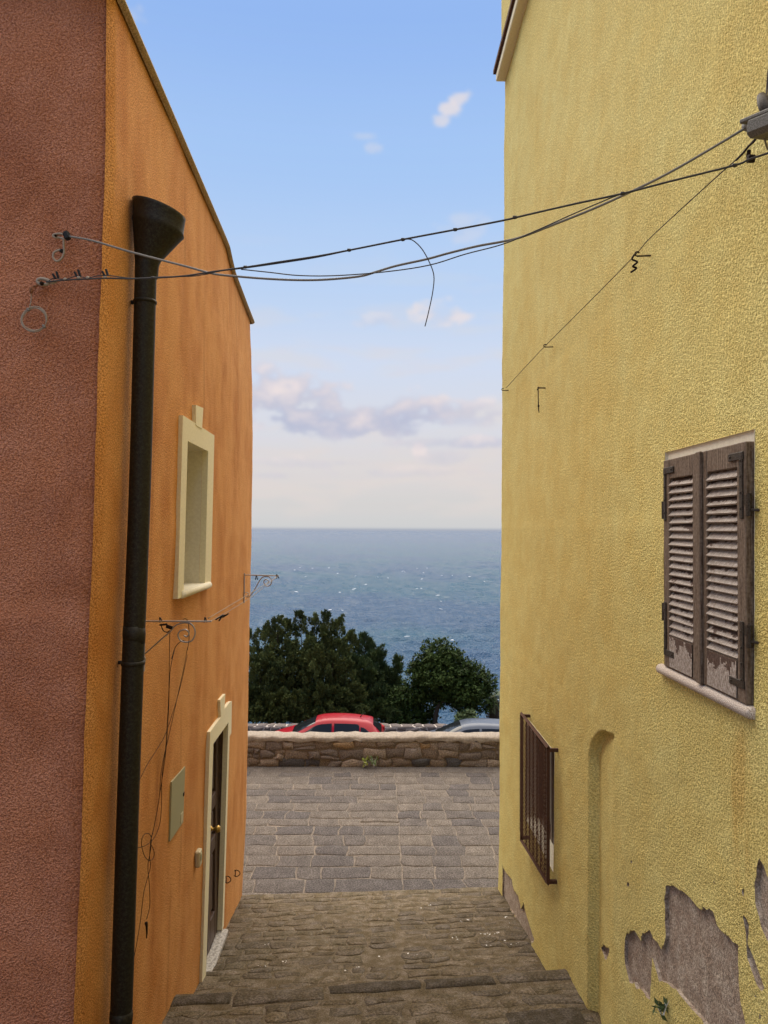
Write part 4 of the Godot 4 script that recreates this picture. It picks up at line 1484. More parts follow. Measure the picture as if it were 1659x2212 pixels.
func build_cables():
	var al := at_z(145, 510, -3.88)
	var ar := on_right(1618, 272, 0.10)
	var spanned := func(x, y): return at_span(x, y, al, ar)
	# thick cable
	var pa := pixels([145, 510, 200, 520, 285, 545, 400, 575, 459.7, 591, 503.7, 596.3, 574, 602, 644.5, 605, 706, 603.8, 776.5, 597, 811.7, 587.5, 855.7, 574.3, 921.7, 559.8, 970, 546.6, 1031.7, 531.6, 1084.5, 522, 1128, 511.4, 1196.5, 485, 1280.5, 451.5, 1372.9, 409.5, 1448.5, 371.7, 1532.5, 323.4, 1618, 272], spanned)
	var a := thing("power_cable", "thick grey power cable slung across the alley with a looped end on the red wall", "cable", al)
	obj("cable", wire(pa, 0.0052, 8), M.cable_grey, a)
	var on_red := func(x, y): return at_z(x, y, -3.90)
	obj("loop", wire(pixels([150, 512, 132, 505, 116, 506.6, 117, 512, 135, 515, 137.5, 522, 137.5, 532, 138, 547, 132, 559.4, 122, 564, 115, 556, 117.5, 545, 130, 539.4], on_red), 0.0055, 7), M.cable_pale, a)
	var mb := MB.new(false)
	mb.box(at_z(144.7, 509, -3.88), Vector3(0.032, 0.046, 0.03), Basis(Vector3(0, 0, 1), 0.4), 0.008)
	mb.box(at_z(133, 542, -3.9), Vector3(0.02, 0.014, 0.02), Basis(Vector3(0, 0, 1), 0.9), 0.004)
	obj("clamp", mb.mesh(), M.black, a)
	mb = MB.new(true)
	mb.tube([at_z(120, 509, -3.86), at_z(122, 510, -4.0)], 0.006, 6)
	obj("eye_bolt", mb.mesh(), M.iron, a)
	# steel span wire with a lashed thin cable
	var bl := at_z(100, 608, -3.88)
	var br := on_right(1720, 312, 0.05)
	var spb := func(x, y): return at_span(x, y, bl, br)
	var b := thing("span_wire", "thin dark span wire slung between the red wall and yellow wall, lashed with ties", "cable", bl)
	obj("strand", wire(pixels([100, 609, 132, 605.8, 170, 603.4, 228, 601, 285, 602, 340, 600, 398, 596, 446.5, 588.8, 534.5, 576.5, 605, 565.5, 684, 553.6, 754.5, 540.4, 869, 517.5, 983.3, 496, 1084.5, 476.6, 1128, 466.5, 1238.5, 441, 1345.6, 417.9, 1448.5, 391.4, 1587, 357, 1616.5, 345, 1658.5, 331, 1720, 312], spb), 0.0040, 7), M.cable, b)
	obj("lashed_wire", wire(pixels([106, 606, 117.5, 601, 141.5, 603.4, 164, 596.5, 189.5, 600, 226, 594.5, 285, 601, 350, 598, 410, 597, 446.5, 592, 480, 585, 534.5, 578.5, 605, 568.5, 684, 556, 754.5, 541], spb), 0.0024, 6), M.cable, b)
	obj("slack_wire", wire(pixels([521, 581.8, 583, 588.4, 644.5, 595, 723.7, 595.4, 829, 587.5, 926, 573, 1005, 549, 1084.5, 528, 1154.5, 499.8, 1238.5, 462, 1322.5, 426.3, 1345.6, 418], spb), 0.0026, 6), M.cable, b)
	obj("loose_end", wire(pixels([866, 518, 880, 516.5, 893, 520, 910.7, 536.9, 926, 563.3, 937, 594, 935, 629, 926, 673, 918, 705], spb), 0.0022, 6), M.cable, b)
	for p in [[141, 603], [170, 600], [190, 600], [227, 599], [330, 600], [446, 590], [530, 577], [754, 540.4], [870, 517.5], [983, 496], [1112, 469.6], [1345, 418], [1587, 357]]:
		mb = MB.new(true)
		var c: Vector3 = spb.call(p[0], p[1])
		mb.tube([c - Vector3(0.008, -0.001, 0), c, c + Vector3(0.008, 0.001, 0)], [0.006, 0.0075, 0.006], 7)
		obj("tie", mb.mesh(), M.cable_pale if p[0] < 240 else M.cable, b)
	for p in [[120, 596], [167, 592], [227, 591]]:
		mb = MB.new(false)
		var c: Vector3 = spb.call(p[0], p[1])
		mb.box(c + Vector3(-0.007, -0.002, 0), Vector3(0.010, 0.030, 0.012), Basis(Vector3(0, 0, 1), 0.5), 0.002)
		mb.box(c + Vector3(0.009, 0.006, 0), Vector3(0.010, 0.034, 0.012), Basis(Vector3(0, 0, 1), 0.3), 0.002)
		obj("clip", mb.mesh(), M.black, b)
	mb = MB.new(true)
	mb.tube(smooth_path(pixels([106, 612, 96, 615, 84, 612, 81, 606, 88, 602, 103, 605, 112, 611, 122, 607], func(x, y): return at_z(x, y, -3.89))), 0.0085, 8)
	obj("eye", mb.mesh(), M.cable_pale, b)
	mb = MB.new(true)
	mb.tube([at_z(90, 612, -3.87), at_z(92, 614, -4.0)], 0.011, 8)
	obj("anchor_bolt", mb.mesh(), M.iron, b)
	# little coil of spare wire under a plug
	var c0 := at_z(75, 691, -3.89)
	var co := thing("wire_coil", "thin coil of pale spare wire hanging under a plug on the red wall", "wire", c0)
	obj("plug_lead", wire(pixels([84, 612, 78, 618, 70, 620, 68, 626], on_red), 0.007, 7), M.terracotta, co)
	mb = MB.new(true)
	mb.tube([at_z(68, 620, -3.895), at_z(67.5, 630, -3.895), at_z(67.5, 634, -3.895)], [0.010, 0.010, 0.006], 8)
	obj("plug", mb.mesh(), M.terracotta, co)
	obj("lead", wire(pixels([67.5, 633, 67, 650, 63, 668], on_red), 0.0026, 6), M.cable_pale, co)
	var loops := []
	for k in 76:
		var an := -2.2 + TAU * k / 24.0
		var rr := 0.0625 + 0.004 * sin(k * 0.37) - 0.00008 * k
		loops.append(c0 + Vector3(cos(an) * rr + 0.003 * sin(k * 0.26), -sin(an) * rr * 1.0, 0.004 * sin(k * 0.5) + 0.008))
	obj("coil", wire(loops, 0.0026, 6, 2), M.cable_pale, co)
	mb = MB.new(false)
	mb.box(at_z(61, 669, -3.88), Vector3(0.012, 0.018, 0.016), Basis(Vector3(0, 0, 1), 0.8), 0.003)
	mb.box(at_z(95, 705, -3.88), Vector3(0.012, 0.020, 0.016), Basis(Vector3(0, 0, 1), 0.6), 0.003)
	obj("tie", mb.mesh(), M.cable_grey, co)
	# grey anchor clamp high on the yellow wall
	var k0 := on_right(1652, 266, 0.09)
	var cl := thing("cable_clamp", "grey metal cable anchor clamp fixed high on the yellow wall", "cable clamp", k0)
	var n0 := on_right(1606, 278, 0.10)
	var axis := (k0 - n0).normalized()
	mb = MB.new(true)
	mb.tube([on_right(1609, 276, 0.10), on_right(1613, 272, 0.10), on_right(1631, 264, 0.10)], [0.012, 0.021, 0.026], 10)
	obj("nose", mb.mesh(), M.box_grey, cl)
	mb = MB.new(false)
	mb.box(on_right(1668, 268, 0.08), Vector3(0.12, 0.075, 0.15), Basis(Vector3(1, 0, 0), 0.2) * Basis(Vector3(0, 1, 0), 0.3), 0.018)
	mb.box(on_right(1662, 253, 0.08), Vector3(0.13, 0.016, 0.16), Basis(Vector3(1, 0, 0), 0.2) * Basis(Vector3(0, 1, 0), 0.3), 0.004)
	mb.box(on_right(1664, 268, 0.05), Vector3(0.16, 0.05, 0.05), Basis(), 0.008)
	obj("body", mb.mesh(), M.box_grey, cl)
	mb = MB.new(true)
	mb.tube([on_right(1644, 208, 0.10), on_right(1652, 222, 0.10), on_right(1668, 246, 0.09)], [0.016, 0.026, 0.034], 10)
	obj("insulator", mb.mesh(), M.hinge, cl)
	obj("riser_wire", wire([on_right(1660, 150, 0.03), on_right(1657, 190, 0.06), on_right(1656, 208, 0.09)], 0.004, 6), M.iron, cl)
	obj("drop_wire", wire([on_right(1648, 288, 0.09), on_right(1653, 305, 0.08), on_right(1658, 322, 0.05)], 0.004, 6), M.cable_grey, cl)
	mb = MB.new(false)
	mb.box(on_right(1622, 343, 0.06), Vector3(0.028, 0.030, 0.03), Basis(Vector3(1, 0, 0), 0.4), 0.005)
	mb.box(on_right(1617, 332, 0.06), Vector3(0.014, 0.030, 0.016), Basis(Vector3(1, 0, 0), 0.3), 0.004)
	obj("lower_clip", mb.mesh(), M.iron, cl)
	# thin wire down the yellow wall on hooks
	var w0 := on_right(1370, 556, 0.075)
	var wl := thing("wall_wire", "thin dark wire running diagonally down the yellow wall on hooks", "wire", w0)
	obj("wire", wire(pixels([1640, 286, 1637, 291, 1625, 306.6, 1591, 344, 1562, 369.6, 1494.7, 430.5, 1402, 516.6, 1368.7, 554.4, 1270, 655, 1175.5, 749.7, 1130, 798, 1093.6, 838], func(x, y): return on_right(x, y, 0.07)), 0.0026, 6), M.iron, wl)
	obj("twist", wire(pixels([1638, 290, 1629, 305, 1617, 316, 1606, 330, 1590, 346], func(x, y): return on_right(x, y, 0.074)), 0.0045, 6), M.iron, wl)
	for p in [[1405, 552, 0.075, 0.006], [1195, 749, 0.07, 0.006], [1099, 843, 0.07, 0.006]]:
		var foot := on_right(p[0], p[1])
		var tip := foot - Vector3(p[2], 0.004, 0)
		mb = MB.new(true)
		var up := []
		for k in 9:
			var an := -0.6 + 5.0 * k / 8.0
			up.append(tip + Vector3(-0.012 * sin(an), 0.012 - 0.012 * cos(an), 0.004 * k / 8.0))
		mb.tube([foot + Vector3(0.02, 0, 0), tip], p[3] * 0.8, 6)
		mb.tube(up, p[3] * 0.7, 6)
		obj("hook", mb.mesh(), M.iron, wl)
	mb = MB.new(true)
	mb.tube(smooth_path([w0 + Vector3(0, 0.015, 0), w0 + Vector3(-0.012, -0.01, 0), w0 + Vector3(0.014, -0.03, 0.01), w0 + Vector3(-0.008, -0.05, 0), w0 + Vector3(0.012, -0.062, 0), w0 + Vector3(-0.02, -0.085, 0)]), 0.0055, 6)
	obj("knot", mb.mesh(), M.iron, wl)
	var hb := on_right(1179, 838)
	var hk := thing("hanging_rod", "small iron bracket with a hanging rod on the yellow wall", "bracket", hb)
	mb = MB.new(true)
	mb.tube([hb + Vector3(0.02, 0, 0), hb - Vector3(0.07, 0, 0), hb - Vector3(0.075, 0.02, 0)], 0.006, 6)
	obj("arm", mb.mesh(), M.iron, hk)
	mb = MB.new(true)
	mb.tube([hb - Vector3(0.07, -0.01, 0), hb - Vector3(0.068, 0.10, 0), hb - Vector3(0.064, 0.20, 0), hb - Vector3(0.060, 0.225, 0)], [0.005, 0.0045, 0.005, 0.002], 6)
	mb.tube([hb - Vector3(0.065, 0.155, 0), hb - Vector3(0.065, 0.17, 0)], 0.009, 6)
	obj("rod", mb.mesh(), M.iron, hk)

func build_clothes_line():
	var z1 := -4.83
	var z2 := -8.85
	var m2 := func(x, y, z): return at_z(292 + x * 0.2, 1207.7 + y * 0.2, z)
	var wall1 := LP(z1, at_z(310, 1342, z1).y)
	var t := thing("line_bracket", "wrought iron scroll bracket beside the rain pipe, its bar level", "bracket", wall1, "clothes line brackets on the orange wall")
	var tip1: Vector3 = m2.call(800, 672, z1)
	var mb := MB.new(false)
	mb.box((wall1 + tip1) / 2, Vector3(tip1.x - wall1.x + 0.03, 0.010, 0.014), Basis(Vector3(0, 0, 1), atan2(tip1.y - wall1.y, tip1.x - wall1.x)), 0.002)
	obj("bar", mb.mesh(), M.steel, t)
	obj("scroll", wire(pixels([60, 1150, 95, 1130, 106, 1075, 80, 1035, 120, 1010, 300, 850, 375, 785, 430, 722, 500, 692, 580, 690, 630, 730, 648, 800, 620, 872, 560, 897, 490, 880, 463, 822, 488, 775, 545, 763, 582, 800, 560, 838, 525, 825], func(x, y): return m2.call(x, y, z1)), 0.0052, 7, 4), M.steel, t)
	mb = MB.new(false)
	mb.box(wall1 + Vector3(0.004, -0.14, 0), Vector3(0.008, 0.34, 0.02))
	obj("wall_plate", mb.mesh(), M.steel, t)
	var wall2 := LP(z2, at_z(526, 1242, z2).y)
	var tip2: Vector3 = m2.call(1540, 180, z2)
	t = thing("line_bracket", "wrought iron scroll bracket at the far corner, standing out against the sea", "bracket", wall2, "clothes line brackets on the orange wall")
	mb = MB.new(false)
	mb.box((wall2 + tip2) / 2, Vector3(tip2.x - wall2.x + 0.02, 0.012, 0.014), Basis(Vector3(0, 0, 1), atan2(tip2.y - wall2.y, tip2.x - wall2.x)), 0.002)
	obj("bar", mb.mesh(), M.steel, t)
	obj("scroll", wire(pixels([1178, 420, 1175, 385, 1190, 362, 1215, 365, 1222, 390, 1205, 410, 1195, 395], func(x, y): return m2.call(x, y, z2)), 0.0045, 6, 4), M.steel, t)
	obj("scroll", wire(pixels([1205, 412, 1240, 400, 1290, 330, 1340, 240, 1380, 195, 1440, 190, 1475, 232, 1460, 280, 1420, 292, 1390, 255, 1400, 225, 1430, 225, 1440, 250, 1425, 258], func(x, y): return m2.call(x, y, z2)), 0.0055, 7, 4), M.steel, t)
	mb = MB.new(false)
	mb.box(wall2 + Vector3(0.006, -0.15, 0), Vector3(0.012, 0.34, 0.02))
	obj("wall_plate", mb.mesh(), M.steel, t)
	var a := tip1 + Vector3(-0.01, 0, 0)
	var b := tip2 + Vector3(-0.01, 0, 0)
	var line := thing("clothes_line", "pale double clothes line stretched between two scroll brackets", "clothes line", a)
	var ls := func(x, y): return at_span(292 + x * 0.2, 1207.7 + y * 0.2, a, b)
	obj("line", wire(pixels([790, 640, 1000, 515, 1240, 372, 1400, 275, 1535, 188], ls), 0.0026, 6), M.cable_pale, line)
	obj("line", wire(pixels([800, 680, 845, 655, 890, 630, 940, 602, 1000, 570, 1040, 545, 1240, 420, 1400, 295, 1535, 192], ls), 0.0026, 6), M.cable_pale, line)
	# pegs and a dark rag of tape
	var pegs := [[275, 650, 0.3, 0, "small black peg clipped on the bracket bar beside the rain pipe"], [758, 650, 0.1, 0, "small black peg clipped at the tip of the bracket bar"], [915, 625, -0.8, 2, "small black peg hanging askew on the slack clothes line"], [965, 600, -1.2, 2, "small black peg clipped tightly on the clothes line above another peg"], [1310, 195, 0.0, 1, "black peg hanging from the far bracket bar before the sea"], [1535, 182, 0.3, 1, "black peg at the outer tip of the far bracket"]]
	for p in pegs:
		var c: Vector3 = ls.call(p[0], p[1]) if p[3] == 2 else m2.call(p[0], p[1], z1 if p[3] == 0 else z2)
		var s := 1.0 if p[3] == 0 else 1.5
		var pg := thing("clothes_peg", p[4], "peg", c, "clothes pegs on the line")
		for k in [-1, 1]:
			mb = MB.new(false)
			mb.box(c + Vector3(k * 0.005, -0.004, 0) * s, Vector3(0.006, 0.034, 0.009) * s, Basis(Vector3(0, 0, 1), p[2] + k * 0.22), 0.001)
			obj("jaw", mb.mesh(), M.black, pg)
	var c0: Vector3 = m2.call(345, 725, z1)
	var rag := thing("tape_scrap", "scrap of dark tape wound under the scroll bracket bar", "tape", c0)
	mb = MB.new(false)
	mb.box(m2.call(370, 735, z1), Vector3(0.045, 0.022, 0.012), Basis(Vector3(0, 0, 1), -0.3), 0.004)
	mb.box(m2.call(305, 708, z1), Vector3(0.050, 0.012, 0.012), Basis(Vector3(0, 0, 1), 0.1), 0.003)
	obj("tape", mb.mesh(), M.iron, rag)
	obj("loop", wire(pixels([280, 700, 290, 745, 310, 778, 345, 790, 375, 772], func(x, y): return m2.call(x, y, z1)), 0.003, 6), M.iron, rag)
	# wires that hang down the orange wall
	var m3 := func(x, y): return on_left(132.7 + x * 0.37, 1393.5 + y * 0.37, 0.025)
	var f2 := func(x, y): return m2.call(x, y, z1)
	var top: Vector3 = f2.call(375, 785)
	var hw := thing("hanging_wire", "straight thin wire hanging down from the tape on the bracket", "wire", top, "loose wires on the orange wall")
	obj("wire", wire([top] + pixels([372, 900, 370, 1000], f2) + pixels([630, 60, 626, 300, 612, 540, 606, 640], m3), 0.0022, 5), M.iron, hw)
	top = f2.call(515, 655)
	hw = thing("hanging_wire", "longest loose wire looped over the bracket and drooping towards the ground", "wire", top, "loose wires on the orange wall")
	obj("wire", wire(pixels([515, 655, 540, 645, 568, 665, 580, 740, 582, 860, 565, 980], f2) + pixels([735, 20, 715, 130, 660, 380, 620, 560, 600, 640, 580, 760, 570, 900, 540, 1060, 522, 1140, 515, 1240, 520, 1290, 500, 1370, 480, 1450, 462, 1600, 440, 1740, 422, 1830], m3), 0.0022, 5), M.iron, hw)
	obj("wire", wire(pixels([610, 600, 588, 760, 584, 940, 575, 1040, 545, 1120, 500, 1165, 445, 1184, 420, 1185], m3), 0.0022, 5), M.iron, hw)
	obj("branch", wire(pixels([735, 60, 690, 260, 615, 500, 560, 605, 500, 700, 455, 790, 425, 850], m3), 0.0020, 5), M.iron, hw)
	top = f2.call(490, 895)
	hw = thing("hanging_wire", "loose wire with a coil and a dead plug on its end against the orange wall", "wire", top, "loose wires on the orange wall")
	obj("wire", wire(pixels([545, 900, 520, 880, 485, 895, 430, 960, 395, 1080], f2) + pixels([660, 30, 634, 160, 625, 400, 610, 620, 585, 800, 560, 960, 535, 1090, 520, 1150, 540, 1200, 538, 1240, 515, 1258, 485, 1230, 467, 1160, 480, 1110, 510, 1100, 525, 1130, 520, 1200, 505, 1290, 513, 1400, 516, 1520, 497, 1600], m3), 0.0022, 5), M.iron, hw)
	mb = MB.new(true)
	mb.tube([m3.call(495, 1622), m3.call(498, 1640), m3.call(499, 1680), m3.call(497, 1712)], [0.011, 0.008, 0.006, 0.003], 7)
	obj("plug", mb.mesh(), M.iron, hw)

func build_wall_fittings():
	# meter cabinet
	var t := thing("meter_cabinet", "flush pale green meter cabinet set in the orange wall", "meter cabinet", LP(-5.85, 2.31))
	obj("door", wall_slab([Vector2(-5.652, 2.322), Vector2(-6.055, 2.310), Vector2(-6.065, 2.735), Vector2(-5.652, 2.750)], 0.012, true), M.meter, t)
	obj("sticker", wall_slab([Vector2(-5.96, 2.335), Vector2(-6.03, 2.332), Vector2(-6.03, 2.40), Vector2(-5.96, 2.402)], 0.015, true, 0.011), M.bell, t)
	obj("lock", wall_slab([Vector2(-6.02, 2.52), Vector2(-6.045, 2.52), Vector2(-6.045, 2.545), Vector2(-6.02, 2.545)], 0.018, true, 0.011), M.black, t)
	# doorbell
	var c := LP(-6.63, 1.79, 0.02)
	t = thing("doorbell", "small cream doorbell box beside the brown door", "doorbell", c)
	var mb := MB.new(false)
	mb.box(c, Vector3(0.045, 0.135, 0.095), Basis(), 0.010)
	obj("case", mb.mesh(), M.bell, t)
	mb = MB.new(false)
	mb.box(c + Vector3(0.024, 0.01, 0), Vector3(0.008, 0.06, 0.05), Basis(), 0.003)
	obj("button", mb.mesh(), M.meter, t)
	for p in [[486, 1900, 0.058, "lower rusty D shaped iron ring in the orange wall, nearer the door"], [506, 1886.5, 0.062, "rusty D shaped iron ring nearest the end of the orange wall"]]:
		var w := on_left(p[0], p[1])
		t = thing("iron_ring", p[3], "ring", w, "iron rings beside the door")
		var ps := []
		for k in 11:
			var a := -PI / 2 + PI * k / 10.0
			ps.append(w + Vector3(0.012 + cos(a) * p[2] * 0.85, sin(a) * 0.036, 0))
		ps.append(ps[0])
		mb = MB.new(true)
		mb.tube(ps, 0.0048, 6)
		obj("bow", mb.mesh(), M.iron, t)
		mb = MB.new(true)
		mb.tube([w + Vector3(-0.02, 0.028, 0), w + Vector3(0.014, 0.028, 0)], 0.005, 6)
		mb.tube([w + Vector3(-0.02, -0.028, 0), w + Vector3(0.014, -0.028, 0)], 0.005, 6)
		obj("pin", mb.mesh(), M.iron, t)

func build_litter():
	rng.seed = 41
	var mb := MB.new(false)
	var spots := [[1110, 1998, 3], [1060, 2021, 10], [980, 2026, 4], [1000, 1988, 5], [920, 1958, 3], [1085, 1985, 3], [1040, 2040, 3], [700, 2008, 4], [555, 2090, 4], [620, 2078, 3], [575, 2040, 3], [680, 2150, 4], [900, 2060, 3], [820, 2070, 2], [1110, 2035, 4], [860, 1985, 2], [760, 2095, 3]]
	for s in spots:
		for k in s[2]:
			var p := at_y(s[0] + rng.randf_range(-10, 10), s[1] + rng.randf_range(-3, 3), 0.45)
			for i in 6:
				p = at_y(s[0] + (p.x * 0), s[1], floor_y(p.x, p.z) + 0.02)
			p += Vector3(rng.randf_range(-0.09, 0.09), 0.004, rng.randf_range(-0.07, 0.07))
			p.y = floor_y(p.x, p.z) + 0.024
			var a := rng.randf() * TAU
			var l := rng.randf_range(0.004, 0.015)
			var u := Vector3(cos(a), 0.1, sin(a)) * l
			var w := Vector3(-sin(a), 0.05, cos(a)) * l * rng.randf_range(0.3, 0.8)
			mb.quad(p + u, p + w, p - u * 0.8, p - w, Vector3.UP)
	var o := obj("paper_litter", mb.mesh(), M.litter)
	meta(o, "tiny white scraps of litter scattered over the alley cobbles", "litter")
	o.set_meta("kind", "stuff")

# ---------------------------------------------------------------- plants
class LB:
	var v := PackedVector3Array()
	var n := PackedVector3Array()
	var c := PackedColorArray()
	func blade(p: Vector3, d: Vector3, l: float, w: float, col: Color, side: Vector3):
		var s := d.cross(side).normalized() * w * 0.5
		var nn := d.cross(s).normalized()
		var m := p + d * l * 0.5
		v.append_array([p, m + s, p + d * l, p, p + d * l, m - s])
		for k in 6:
			n.append(nn)
			c.append(col)
	func mesh() -> ArrayMesh:
		var a := []
		a.resize(Mesh.ARRAY_MAX)
		a[Mesh.ARRAY_VERTEX] = v
		a[Mesh.ARRAY_NORMAL] = n
		a[Mesh.ARRAY_COLOR] = c
		var m := ArrayMesh.new()
		m.add_surface_from_arrays(Mesh.PRIMITIVE_TRIANGLES, a)
		return m
func rdir() -> Vector3:
	var d := Vector3(rng.randfn(), rng.randfn(), rng.randfn())
	return d.normalized() if d.length() > 0.01 else Vector3.UP
# an evergreen made of upright plumes; tops: [px, py, z, radius]
func conifer(label: String, base: Vector3, tops: Array, cols: Array, feather: float, per: int):
	var t := thing("evergreen_tree", label, "tree", base, "evergreens behind the far wall")
	var wood := MB.new(true)
	var lb := LB.new()
	wood.tube([base - Vector3(0, 0.4, 0), base + Vector3(0.03, 0.6, 0), base + Vector3(-0.02, 1.3, 0.05)], [0.17, 0.13, 0.10], 9)
	for tp in tops:
		var top := at_z(tp[0], tp[1], tp[2])
		var foot := base + Vector3((top.x - base.x) * 0.55, 0.35, (top.z - base.z) * 0.6)
		var knee := foot.lerp(top, 0.35) + Vector3((top.x - foot.x) * 0.3, 0, 0)
		var path := smooth_path([base + Vector3(0, 0.25, 0), foot, knee, top], 4)
		var rad := []
		for k in path.size():
			rad.append(lerpf(0.07, 0.008, float(k) / (path.size() - 1)))
		wood.tube(path, rad, 5, false)
		var R: float = tp[3]
		var hue := rng.randf()
		# side shoots round the plume, each a pointed spray of twigs
		for b in per:
			var u := pow((b + rng.randf()) / per, 0.9)
			var ax := foot.lerp(knee, u / 0.4) if u < 0.4 else knee.lerp(top, (u - 0.4) / 0.6)
			var prof := R * 1.3 * pow(sin(PI * clampf(0.22 + u * 0.78, 0, 1)), 0.6) * rng.randf_range(0.35, 1.05)
			var an := rng.randf() * TAU
			var out := Vector3(cos(an), 0, sin(an))
			var up := (top - foot).normalized()
			var dir := (out * rng.randf_range(0.25, 0.75) * (1.0 - 0.6 * u) + up * 0.9 + rdir() * 0.15).normalized()
			var root := ax + out * prof - dir * 0.15
			var L := rng.randf_range(0.30, 0.52) * lerpf(1.0, 0.75, u)
			if b == per - 1:
				root = top - up * L
				dir = up
			var col: Color = cols[0].lerp(cols[1], clampf(hue * 0.45 + rng.randf() * 0.65, 0, 1))
			for s in 46:
				var w := pow(rng.randf(), 0.8)
				var side := rdir()
				var p := root + dir * L * w + side * 0.13 * (1.0 - w * 0.85)
				for k in 3:
					var d := (dir * 0.8 + side * 0.5 + rdir() * 0.40).normalized()
					lb.blade(p + rdir() * 0.02, d, rng.randf_range(0.07, 0.15) * feather, rng.randf_range(0.030, 0.052) / feather, col * rng.randf_range(0.75, 1.25), rdir())
	obj("trunk", wood.mesh(), M.trunk, t)
	obj("crown", lb.mesh(), M.leaf, t)
# a broad leaved crown of uneven clumps: [px, py, z, radius in metres]
func broadleaf(called: String, label: String, trunk: Array, radii: Array, clumps: Array, cols: Array, dens: float, group := ""):
	var base: Vector3 = trunk[0]
	var t := thing(called, label, "tree" if called.ends_with("tree") else "shrub", base, group)
	var wood := MB.new(true)
	var path := smooth_path(trunk, 4)
	var rad := []
	for k in path.size():
		rad.append(lerpf(radii[0], radii[1], float(k) / (path.size() - 1)))
	wood.tube(path, rad, 8)
	var lb := LB.new()
	for c in clumps:
		var o := at_z(c[0], c[1], c[2])
		var R: float = c[3]
		wood.tube(smooth_path([trunk[-1], (trunk[-1] + o) / 2 + Vector3(0, -0.1, 0), o], 3), [0.05, 0.045, 0.04, 0.034, 0.028, 0.02, 0.012], 5, false)
		var hue := rng.randf()
		var twigs := int(dens * R * R * 12.0)
		for s in twigs:
			var d := rdir()
			var lump := 1.0 + 0.28 * wob.get_noise_3d(d.x * 160.0 + c[0], d.y * 160.0, d.z * 160.0 + c[1]) * 2.0
			var p := o + d * Vector3(1.0, 0.85, 1.0) * R * lump * pow(rng.randf(), 0.22)
			var col: Color = cols[0].lerp(cols[1], clampf(0.5 * hue + 0.6 * rng.randf(), 0, 1))
			for k in 5:
				var q := (d * 0.5 + rdir() * 0.8 + Vector3(0, 0.15, 0)).normalized()
				lb.blade(p + rdir() * 0.05, q, rng.randf_range(0.09, 0.16), rng.randf_range(0.055, 0.090), col * rng.randf_range(0.75, 1.25), (d + Vector3.UP + rdir() * 0.7).normalized())
	obj("trunk", wood.mesh(), M.trunk, t)
	obj("crown", lb.mesh(), M.gloss_leaf, t)

